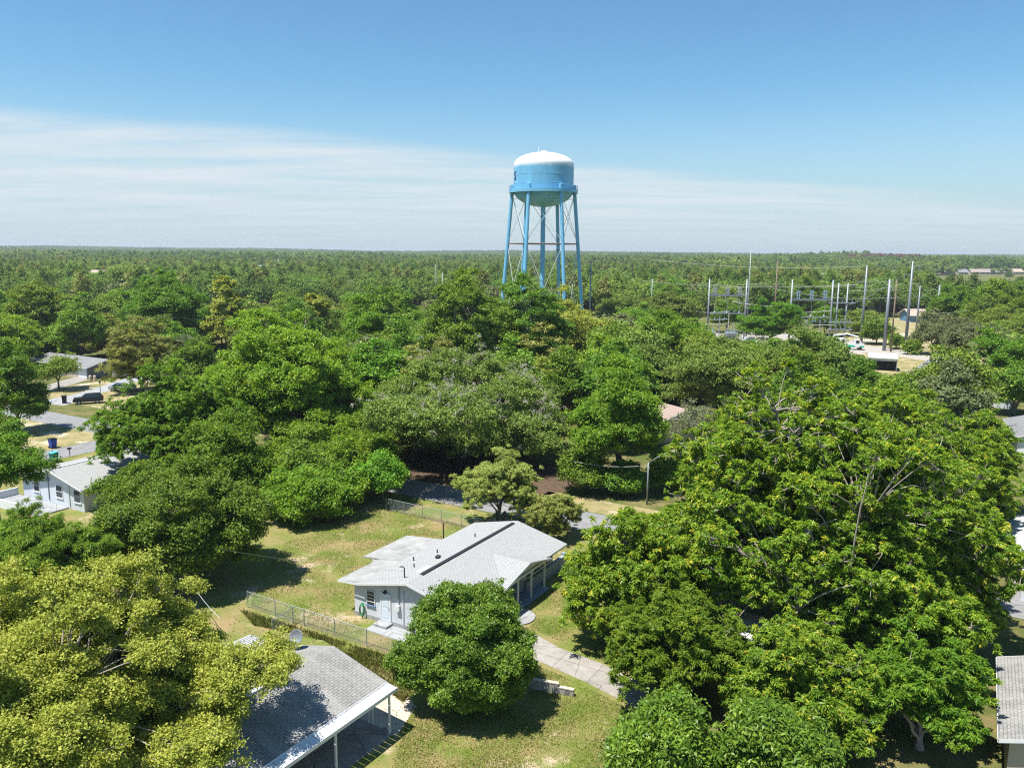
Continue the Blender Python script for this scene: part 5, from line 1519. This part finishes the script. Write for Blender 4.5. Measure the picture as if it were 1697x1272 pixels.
# ------------------------------------------------------------------ the wooded belt: shared crowns, every tree its own object
rng = np.random.default_rng(4)
KEEP = []     # footprints that stay free of belt trees: (x0,x1,y0,y1)
KEEP += [(-16, 16, 36, 92), (-125, -40, 60, 176), (40, 110, 214, 262), (4, 34, 205, 262), (78, 135, 165, 262), (140, 192, 262, 345), (20, 36, 98, 122), (-64, -50, 60, 130), (62, 112, 92, 150), (-40, 62, 20, 100)]
PROTO = []
for i, (kind, lf) in enumerate((('oak', 'oak'), ('dark', 'dark'), ('bright', 'bright'), ('oak', 'olive'), ('dark', 'bright'), ('pine', 'pine'), ('oak', 'grey'), ('dark', 'oak'))):
    p_ = lod(kind, 190)
    lobes = [(0, 0, 7.2, 4.2, 4.2, 5.2)]
    for k in range(5):
        t = k * 1.2566 + rng.uniform(-0.4, 0.4)
        lobes.append((2.6 * math.cos(t), 2.6 * math.sin(t), rng.uniform(4.5, 8.5), 2.4, 2.4, 2.2))
    g_ = np.random.default_rng(900 + i)
    V, t_, C_, S_ = crown(g_, lobes, p_)
    cm = quads_mesh('belt_crown', V, t_, L[lf])
    mb = MB(); wood(g_, 0.24, 3.0, C_[::3], mb, None, 0, 5)
    PROTO.append((cm, mb.mesh('belt_trunk', M['bark'], True)))
WORDS = ['green oak', 'dark green tree', 'bright green tree', 'olive oak', 'leafy green tree', 'yellowish pine', 'grey-green oak', 'mid green tree']
NAMES = ['oak_tree', 'broadleaf_tree', 'broadleaf_tree', 'oak_tree', 'broadleaf_tree', 'pine_tree', 'oak_tree', 'broadleaf_tree']


LIM1 = ([0, 170, 350, 500, 690, 850, 950, 1000, 1160, 1170, 1385, 1390, 1562, 1575, 1697], [478, 492, 480, 492, 500, 500, 515, 520, 530, 560, 565, 612, 612, 500, 480])
LIM2 = ([0, 350, 640, 700, 830, 960, 1165, 1300, 1400, 1540, 1550, 1697], [446, 448, 452, 468, 478, 500, 505, 505, 520, 522, 486, 484])


def zone(x, y):
    px = CX + F * x / y
    w = 'at the far left' if px < 330 else 'left of centre' if px < 700 else 'around the water tower' if px < 1020 else 'round the substation' if px < 1400 else 'on the right beyond the poles'
    return ('in the near woods ' if y < 215 else 'in the middle woods ') + w


taken = [(o.location.x, o.location.y, max(2.5, 0.36 * max(o.children[0].dimensions.x, 3))) for o in SC.objects if o.parent is None and o.children and o.children[0].name.startswith('crown')]
count = 0
for y in np.arange(104, 345, 8.6):
    half = y * 0.70
    for x in np.arange(-half, half, 9.4 if y < 220 else 10.4):
        xx = x + rng.uniform(-3.4, 3.4); yy = y + rng.uniform(-3.4, 3.4)
        if any(a <= xx <= b and c <= yy <= d for a, b, c, d in KEEP): continue
        if any((xx - tx) ** 2 + (yy - ty) ** 2 < (tr + 2.2) ** 2 for tx, ty, tr in taken): continue
        if count >= 235: continue
        k = int(rng.choice(8, p=[0.2, 0.15, 0.14, 0.16, 0.12, 0.05, 0.07, 0.11]))
        s = rng.uniform(0.85, 1.3); h = s * rng.uniform(0.72, 1.0)
        px = CX + F * xx / yy
        lim = np.interp(px, *(LIM1 if yy < 215 else LIM2))
        zmax = at(px, lim, yy).z
        if zmax < 4.0: continue
        h = min(h, zmax / 13.0)
        if h < 0.62 * s: s = h / 0.62
        root = thing(NAMES[k], f'{WORDS[k]} {zone(xx, yy)}', 'tree', (xx, yy, 0), rng.uniform(0, 6.28), f'{WORDS[k]}s {zone(xx, yy)}')
        root.scale = (s, s, h)
        link('crown', PROTO[k][0], root); link('trunk', PROTO[k][1], root)
        count += 1
print('belt trees', count)


# ------------------------------------------------------------------ far woods: one mass, scattered with geometry nodes
def far_crown(name, seed, r, zc, rz, n, k, a, leafm, conical=False):
    g = np.random.default_rng(seed)
    d = rdirs(g, n, -0.35, 1.0)
    rad = np.array([r, r, rz]) * (g.uniform(0.6, 1.0, (n, 1)))
    S = d * rad
    if conical: S[:, :2] *= np.clip(0.85 - 0.5 * S[:, 2:3] / rz, 0.15, 1)
    S += np.array([0, 0, zc])
    V, t = leaves(g, S, d, dict(a=a, b=a * 0.6, sr=r * 0.18, up=0.6, rnd=0.4), k)
    t = 0.48 + (t - 0.48) * 0.5
    tr = MB().tube([(0, 0, -0.5), (0, 0, zc)], [0.3, 0.15], 5)
    vq = np.array([[tr.v[i] for i in f] for f in tr.f if len(f) == 4])
    V = np.concatenate([V, vq]); t = np.concatenate([t, np.zeros(len(vq))])
    mi = np.concatenate([np.zeros(len(t) - len(vq)), np.ones(len(vq))])
    me = quads_mesh(name, V, t, [leafm, M['bark']], mi)
    return me


def patch(name, seed, crowns, size, n, smin, smax):
    """a square of woodland as one mesh, built from small crowns"""
    g = np.random.default_rng(seed)
    VV, TT = [], []
    side = int(math.sqrt(n))
    for i in range(side):
        for j in range(side):
            q = g.integers(0, len(crowns))
            V, t = crowns[q]
            s = g.uniform(smin, smax); c = g.uniform(0, 6.28)
            R_ = np.array([[math.cos(c), -math.sin(c), 0], [math.sin(c), math.cos(c), 0], [0, 0, 1]]) * s
            o = np.array([(i + 0.5) / side - 0.5, (j + 0.5) / side - 0.5, 0]) * size + np.array([*g.normal(0, size / side * 0.28, 2), 0])
            VV.append(V @ R_.T + o); TT.append(t + g.normal(0, 0.12))
    return quads_mesh(name, np.concatenate(VV), np.concatenate(TT), L['far'])


def raw_crown(seed, r, zc, rz, n, k, a, conical=False):
    g = np.random.default_rng(seed)
    d = rdirs(g, n, -0.3, 1.0)
    S = d * np.array([r, r, rz]) * g.uniform(0.65, 1.0, (n, 1))
    if conical: S[:, :2] *= np.clip(0.85 - 0.5 * S[:, 2:3] / rz, 0.15, 1)
    S += np.array([0, 0, zc])
    V, t = leaves(g, S, d, dict(a=a, b=a * 0.65, sr=r * 0.2, up=0.6, rnd=0.4), k)
    return V, 0.48 + (t - 0.48) * 0.5


def scatter(name, pts, protos, label, zs):
    """one object: points carrying scale / turn / kind, each with one of the proto meshes instanced on it"""
    me = bpy.data.meshes.new(name)
    me.from_pydata([tuple(p[:3]) for p in pts], [], [])
    for nm, col in (('sz', 3), ('turn', 4), ('kind', 5)):
        a = me.attributes.new(nm, 'FLOAT', 'POINT'); a.data.foreach_set('value', np.array([p[col] for p in pts], dtype=np.float32))
    o = link(name, me)
    tag(o, label, zs, kind='stuff')
    ng = bpy.data.node_groups.new(name + '_nodes', 'GeometryNodeTree')
    ng.interface.new_socket('Geometry', in_out='INPUT', socket_type='NodeSocketGeometry')
    ng.interface.new_socket('Geometry', in_out='OUTPUT', socket_type='NodeSocketGeometry')
    gi = ng.nodes.new('NodeGroupInput'); go = ng.nodes.new('NodeGroupOutput')
    join = ng.nodes.new('GeometryNodeJoinGeometry')
    m2p = ng.nodes.new('GeometryNodeMeshToPoints')
    ng.links.new(gi.outputs[0], m2p.inputs['Mesh'])

    def attr(nm):
        n = ng.nodes.new('GeometryNodeInputNamedAttribute'); n.data_type = 'FLOAT'; n.inputs['Name'].default_value = nm
        return n.outputs['Attribute']
    for k, pm in enumerate(protos):
        po = bpy.data.objects.new(name + '_source', pm)
        oi = ng.nodes.new('GeometryNodeObjectInfo'); oi.inputs['Object'].default_value = po; oi.inputs['As Instance'].default_value = True
        ip = ng.nodes.new('GeometryNodeInstanceOnPoints')
        cmpn = ng.nodes.new('FunctionNodeCompare'); cmpn.data_type = 'FLOAT'; cmpn.operation = 'EQUAL'; cmpn.inputs['B'].default_value = float(k); cmpn.inputs['Epsilon'].default_value = 0.3
        ng.links.new(attr('kind'), cmpn.inputs['A'])
        cx = ng.nodes.new('ShaderNodeCombineXYZ'); ng.links.new(attr('turn'), cx.inputs[2])
        ng.links.new(m2p.outputs[0], ip.inputs['Points']); ng.links.new(oi.outputs['Geometry'], ip.inputs['Instance'])
        ng.links.new(cmpn.outputs[0], ip.inputs['Selection']); ng.links.new(cx.outputs[0], ip.inputs['Rotation']); ng.links.new(attr('sz'), ip.inputs['Scale'])
        ng.links.new(ip.outputs[0], join.inputs[0])
    ng.links.new(join.outputs[0], go.inputs[0])
    md = o.modifiers.new('scatter', 'NODES'); md.node_group = ng
    return o


CLEAR = [(330, 760, 585, 1040), (140, 192, 262, 345)]
WEDGE = []          # sight gaps in front of far buildings: (x at Y, Y, half width, y start)
for px_, py_, Y_, hw, y0 in ((1376, 0, 760, 16, 560), (1328, 0, 640, 10, 500), (168, 0, 560, 9, 430), (446, 0, 900, 13, 640), (1500, 0, 1000, 45, 800)):
    WEDGE.append(((px_ - CX) / F, Y_, hw, y0))


def free(x, y):
    if any(a <= x <= b and c <= y <= d for a, b, c, d in CLEAR): return False
    for sl, Y_, hw, y0 in WEDGE:
        if y0 < y < Y_ + 14 and abs(x - sl * y) < hw: return False
    px = CX + F * x / y
    if any(a < px < b and c < y < d for a, b, c, d in ((1537, 1760, 415, 1095), (1436, 1482, 640, 920))): return False
    return True


farp = [far_crown('wood_crown', 50 + i, 4.2, 7.2, 4.4, 110, 14, 0.38, L['far']) for i in range(3)] + [far_crown('wood_crown', 60 + i, 3.4, 9.0, 5.6, 110, 14, 0.34, L[lf], True) for i, lf in ((0, 'far'), (1, 'pine'))] + [far_crown('wood_crown', 70, 4.6, 6.4, 3.8, 110, 14, 0.4, L['grey']), far_crown('wood_crown', 71, 4.2, 7.0, 4.3, 110, 14, 0.38, L['bright'])]
pts = []
rng = np.random.default_rng(21)
for y in np.arange(338, 1000, 5.9):
    half = y * 0.70 + 15
    st = 5.9
    for x in np.arange(-half, half, st):
        xx, yy = x + rng.uniform(-2.9, 2.9), y + rng.uniform(-2.9, 2.9)
        if rng.random() < 0.05 or not free(xx, yy): continue
        
        k = int(rng.choice(7, p=[0.24, 0.24, 0.22, 0.16, 0.04, 0.06, 0.04]))
        pts.append((xx, yy, gz(xx, yy), rng.uniform(0.75, 1.3), rng.uniform(0, 6.28), k))
for i in range(70):      # scattered trees on the meadow and between its houses
    xx, yy = rng.uniform(300, 860), rng.uniform(520, 1120)
    if i % 2: yy = rng.uniform(430, 520); xx = yy * rng.uniform(0.53, 0.66)
    if rng.random() < 0.4: yy = rng.uniform(1090, 1130); xx = rng.uniform(560, 800)
    pts.append((xx, yy, gz(xx, yy), rng.uniform(0.6, 1.0), rng.uniform(0, 6.28), int(rng.integers(0, 3))))
scatter('woodland', pts, farp, 'dense mixed woodland stretching away behind the water tower', 'woods')
rc = [raw_crown(80 + i, 4.4, 7.0, 4.6, 40, 7, 0.72) for i in range(4)] + [raw_crown(90 + i, 3.2, 9.0, 5.6, 40, 7, 0.6, True) for i in range(3)]
pats = [patch('wood_patch', 300 + i, rc, 60, 100, 0.8, 1.3) for i in range(4)]
pts = []
for y in np.arange(1015, 6000, 52):
    half = y * 0.70 + 60
    for x in np.arange(-half, half, 54):
        xx, yy = x + rng.uniform(-8, 8), y + rng.uniform(-8, 8)
        if 560 < xx < 800 and yy < 1140: continue
        if 965 < xx * 2300 / yy < 1145 and 1480 < yy < 2070: continue
        if abs(xx - (1500 - CX) / F * yy) < 45 and yy < 1060: continue
        pts.append((xx, yy, gz(xx, yy), rng.uniform(0.8, 1.0) + 0.45 * rng.random() ** 3, rng.choice([0, 1.5708, 3.1416, 4.7124]) + rng.normal(0, 0.2), int(rng.integers(0, 4))))
scatter('far_woodland', pts, pats, 'hazy far forest reaching the horizon', 'woods')
dp = patch('dead_patch', 333, rc, 60, 64, 0.8, 1.3)
dp.materials.clear(); dp.materials.append(L['dead'])
pts = [(x * y / 2300, y, gz(x * y / 2300, y) + 0.5, 0.95, rng.uniform(0, 6.28), 0) for y in np.arange(1500, 2050, 50) for x in np.arange(985, 1130, 60)]
scatter('dead_pine_stand', pts, [dp], 'reddish brown stand of dead pines near the horizon', 'woods')

# ------------------------------------------------------------------ ground cover near the camera
def blades(name, polys, n, m, hmin, hmax, w, label, seed, cat='grass', clump=1.0):
    g = np.random.default_rng(seed)
    Q, tt = [], []
    for poly in polys:
        P_ = np.array(poly); lo, hi = P_.min(0), P_.max(0)
        p = g.uniform(lo, hi, (n * 2, 2))
        ins = np.zeros(len(p), bool)
        j = len(P_) - 1
        for i in range(len(P_)):
            a, b = P_[i], P_[j]
            c = ((a[1] > p[:, 1]) != (b[1] > p[:, 1])) & (p[:, 0] < (b[0] - a[0]) * (p[:, 1] - a[1]) / (b[1] - a[1] + 1e-9) + a[0])
            ins ^= c; j = i
        p = p[ins]
        f = np.sin(p[:, 0] * 1.3 + 2 * np.sin(p[:, 1] * 0.7)) + np.sin(p[:, 1] * 1.1 + 1.5 * np.sin(p[:, 0] * 0.9)) + g.normal(0, 0.9, len(p))
        keep = f > -0.9 * clump
        p, f = p[keep], f[keep]
        k = len(p)
        d = rdirs(g, k, -0.1, 0.1) * w; h = g.uniform(hmin, hmax, k)
        base = np.column_stack([p, np.full(k, 0.006)])
        tip = base + np.column_stack([g.normal(0, 0.5, (k, 2)) * h[:, None], h])
        Q.append(np.stack([base - d, base + d, tip + d * 0.4, tip - d * 0.4], 1)); tt.append(0.36 - 0.14 * f + g.normal(0, 0.16, k))
    o = link(name, quads_mesh(name, np.concatenate(Q), np.concatenate(tt), L[m]))
    tag(o, label, cat, kind='stuff')


HP = [uv(OH, 0.0, -5.2), uv(OH, 4.2, -7), uv(OH, 9.5, -7), uv(OH, 14.5, -4.2)]
blades('grass', [[gp(420, 985), gp(470, 900), gp(650, 838), gp(800, 878), gp(790, 868), HP[3], HP[2], HP[1], HP[0], uv(OH, -1.6, -2.9), uv(OH, -1.65, 1.8), gp(670, 1085), gp(415, 1003)],
                 [uv(OH, 3.0, 6.6), uv(OH, 6, 6.7), uv(OH, 5.6, 5.0), uv(OH, 14.5, 4.9), uv(OH, 19, 4.5), gp(1000, 900), gp(1120, 960), gp(1180, 1080), gp(1080, 1135), gp(890, 1045)],
                 [gp(885, 1100), gp(965, 1134), gp(1055, 1180), gp(1150, 1210), gp(1100, 1300), gp(640, 1300), gp(700, 1120)]], 40000, 'blade', 0.03, 0.085, 0.022, 'patchy green and straw-coloured grass round the ranch house', 3)
blades('weeds', [[gp(400, 1012), gp(664, 1095), gp(720, 1112), gp(668, 1165), gp(600, 1110), gp(540, 1062), gp(420, 1036)]], 34000, 'weed', 0.08, 0.32, 0.035, 'brownish weeds along the chain-link fence', 8, 'weeds')


def fallen(polys, n, seed):
    g = np.random.default_rng(seed)
    Q = []
    for (cx_, cy_, r_) in polys:
        t = g.uniform(0, 6.28, n); q = r_ * np.sqrt(g.uniform(0, 1, n))
        c = np.column_stack([cx_ + q * np.cos(t), cy_ + q * np.sin(t), g.uniform(0.02, 0.07, n)])
        a = rdirs(g, n, -0.3, 0.3) * g.uniform(0.03, 0.075, (n, 1)); b = np.cross(unit(rdirs(g, n, 0.8, 1.0)), a) * 0.7
        Q.append(np.stack([c - a, c + b, c + a, c - b], 1))
    Q = np.concatenate(Q)
    o = link('fallen_leaves', quads_mesh('fallen_leaves', Q, g.uniform(0, 1, len(Q)), L['dead']))
    tag(o, 'brown fallen leaves scattered over the lawn under the trees', 'leaf litter', kind='stuff')


fallen([(-22, 62, 9), (-12, 74, 6), (-3.2, 41, 5), (9.5, 55, 4.5), (2, 66, 4), (-16, 50, 5)], 420, 17)

# ------------------------------------------------------------------ camera
cam = bpy.data.cameras.new('camera')
cam.sensor_width = 36.0
cam.lens = F / 1697.0 * 36.0
cam.clip_end = 20000
cam.clip_start = 0.5
co = bpy.data.objects.new('camera', cam)
COL.objects.link(co)
co.matrix_world = Matrix.Translation((0, 0, CAMZ)) @ Matrix.Rotation(math.pi / 2 - PITCH, 4, 'X') @ Matrix.Rotation(ROLL, 4, 'Z')
SC.camera = co

# ------------------------------------------------------------------ sun and sky
EL = R(68)
to_sun = Vector((-0.82, -0.52, 0)).normalized() * math.cos(EL) + Vector((0, 0, math.sin(EL)))
sun = bpy.data.lights.new('sun', 'SUN')
sun.energy = 5.0
sun.angle = R(0.53)
sun.color = (1.0, 0.955, 0.88)
so = bpy.data.objects.new('sun', sun)
COL.objects.link(so)
so.rotation_euler = (-to_sun).to_track_quat('-Z', 'Y').to_euler()

W = bpy.data.worlds.new('World'); SC.world = W
W.use_nodes = True
nt = W.node_tree
bg = nt.nodes['Background']
sky = N(nt, 'ShaderNodeTexSky', sky_type='NISHITA')
sky.sun_disc = False
sky.sun_elevation = EL
sky.sun_rotation = math.atan2(to_sun.x, to_sun.y)
sky.air_density = 1.0; sky.dust_density = 0.2; sky.ozone_density = 3.0
sky.altitude = 30
tc = N(nt, 'ShaderNodeTexCoord')
sep = N(nt, 'ShaderNodeSeparateXYZ'); nt.links.new(tc.outputs['Generated'], sep.inputs[0])


def mth(op, a, b=None, c=None):
    n = N(nt, 'ShaderNodeMath', operation=op)
    for i, x in enumerate((a, b, c)):
        if x is None: continue
        if isinstance(x, (int, float)): n.inputs[i].default_value = x
        else: nt.links.new(x, n.inputs[i])
    return n.outputs[0]


# cirrus: a high sheet seen in perspective (direction projected on a plane overhead)
zz = mth('MAXIMUM', sep.outputs[2], 0.012)
zz = mth('ADD', zz, 0.05)
cxn = N(nt, 'ShaderNodeCombineXYZ')
nt.links.new(mth('DIVIDE', sep.outputs[0], zz), cxn.inputs[0]); nt.links.new(mth('DIVIDE', sep.outputs[1], zz), cxn.inputs[1])
mp = N(nt, 'ShaderNodeMapping'); mp.inputs['Rotation'].default_value = (0, 0, R(18)); mp.inputs['Scale'].default_value = (0.55, 1.5, 1)
nt.links.new(cxn.outputs[0], mp.inputs[0])
n1 = noise(nt, 0.9, 9, 0.62, mp.outputs[0])
n2 = noise(nt, 0.35, 5, 0.5, mp.outputs[0])
# sheet edge: elevation falls from left to right
edge = mth('MULTIPLY_ADD', sep.outputs[0], mth('MULTIPLY_ADD', sep.outputs[0], -0.068, -0.083), 0.120)
edge = mth('ADD', edge, mth('MULTIPLY_ADD', n2, 0.036, -0.018))
dlt = mth('SUBTRACT', edge, sep.outputs[2])
mr = N(nt, 'ShaderNodeMapRange', interpolation_type='SMOOTHSTEP'); mr.inputs['From Min'].default_value = -0.004; mr.inputs['From Max'].default_value = 0.022
nt.links.new(dlt, mr.inputs['Value'])
tex = N(nt, 'ShaderNodeMapRange'); tex.inputs['From Min'].default_value = 0.34; tex.inputs['From Max'].default_value = 0.62; tex.inputs['To Min'].default_value = 0.28; tex.inputs['To Max'].default_value = 1.0
nt.links.new(n1, tex.inputs['Value'])
mask = mth('MULTIPLY', mr.outputs[0], tex.outputs[0])
low = N(nt, 'ShaderNodeMapRange', interpolation_type='SMOOTHSTEP'); low.inputs['From Min'].default_value = 0.0; low.inputs['From Max'].default_value = 0.075; low.inputs['To Min'].default_value = 0.3; low.inputs['To Max'].default_value = 0.88
nt.links.new(sep.outputs[2], low.inputs['Value'])
mask = mth('MULTIPLY', mask, low.outputs[0])
hsv = N(nt, 'ShaderNodeHueSaturation'); hsv.inputs['Saturation'].default_value = 1.10; hsv.inputs['Value'].default_value = 0.74
nt.links.new(sky.outputs[0], hsv.inputs['Color'])
tint = mixc(nt, 1.0, hsv.outputs[0], (0.82, 1.03, 1.03), 'MULTIPLY')
hzn = N(nt, 'ShaderNodeMapRange', interpolation_type='SMOOTHSTEP'); hzn.inputs['From Min'].default_value = 0.0; hzn.inputs['From Max'].default_value = 0.2
hzn.inputs['To Min'].default_value = 0.85; hzn.inputs['To Max'].default_value = 0.0
nt.links.new(sep.outputs[2], hzn.inputs['Value'])
tint = mixc(nt, hzn.outputs[0], tint, (2.6, 3.25, 3.75))
cl = mixc(nt, mask, tint, (3.95, 4.3, 4.55))
nt.links.new(cl, bg.inputs['Color'])
bg.inputs['Strength'].default_value = 0.115

# ------------------------------------------------------------------ air
hz = MB(); hz.box((0, 0, 26), (17000, 17000, 76))
hm, hn, hb, ho = new_mat('air')
hn.nodes.remove(hb)
pv = N(hn, 'ShaderNodeVolumePrincipled')
pv.inputs['Color'].default_value = (0.82, 0.9, 1.0, 1)
pv.inputs['Density'].default_value = 0.00013
pv.inputs['Anisotropy'].default_value = 0.2
hn.links.new(pv.outputs[0], ho.inputs['Volume'])
h_o = hz.build('haze', hm)
tag(h_o, kind='stuff')

# ------------------------------------------------------------------ render settings
SC.render.engine = 'CYCLES'
cy = SC.cycles
cy.max_bounces = 6; cy.diffuse_bounces = 3; cy.glossy_bounces = 2; cy.transmission_bounces = 4; cy.transparent_max_bounces = 6; cy.volume_bounces = 0
cy.use_denoising = False
cy.filter_width = 1.15
cy.sample_clamp_indirect = 2.0
SC.view_settings.view_transform = 'Standard'
SC.view_settings.look = 'None'
SC.view_settings.exposure = 0.75
SC.view_settings.gamma = 1.0
print('faces', sum(len(m.polygons) * m.users for m in bpy.data.meshes), 'unique', sum(len(m.polygons) for m in bpy.data.meshes))
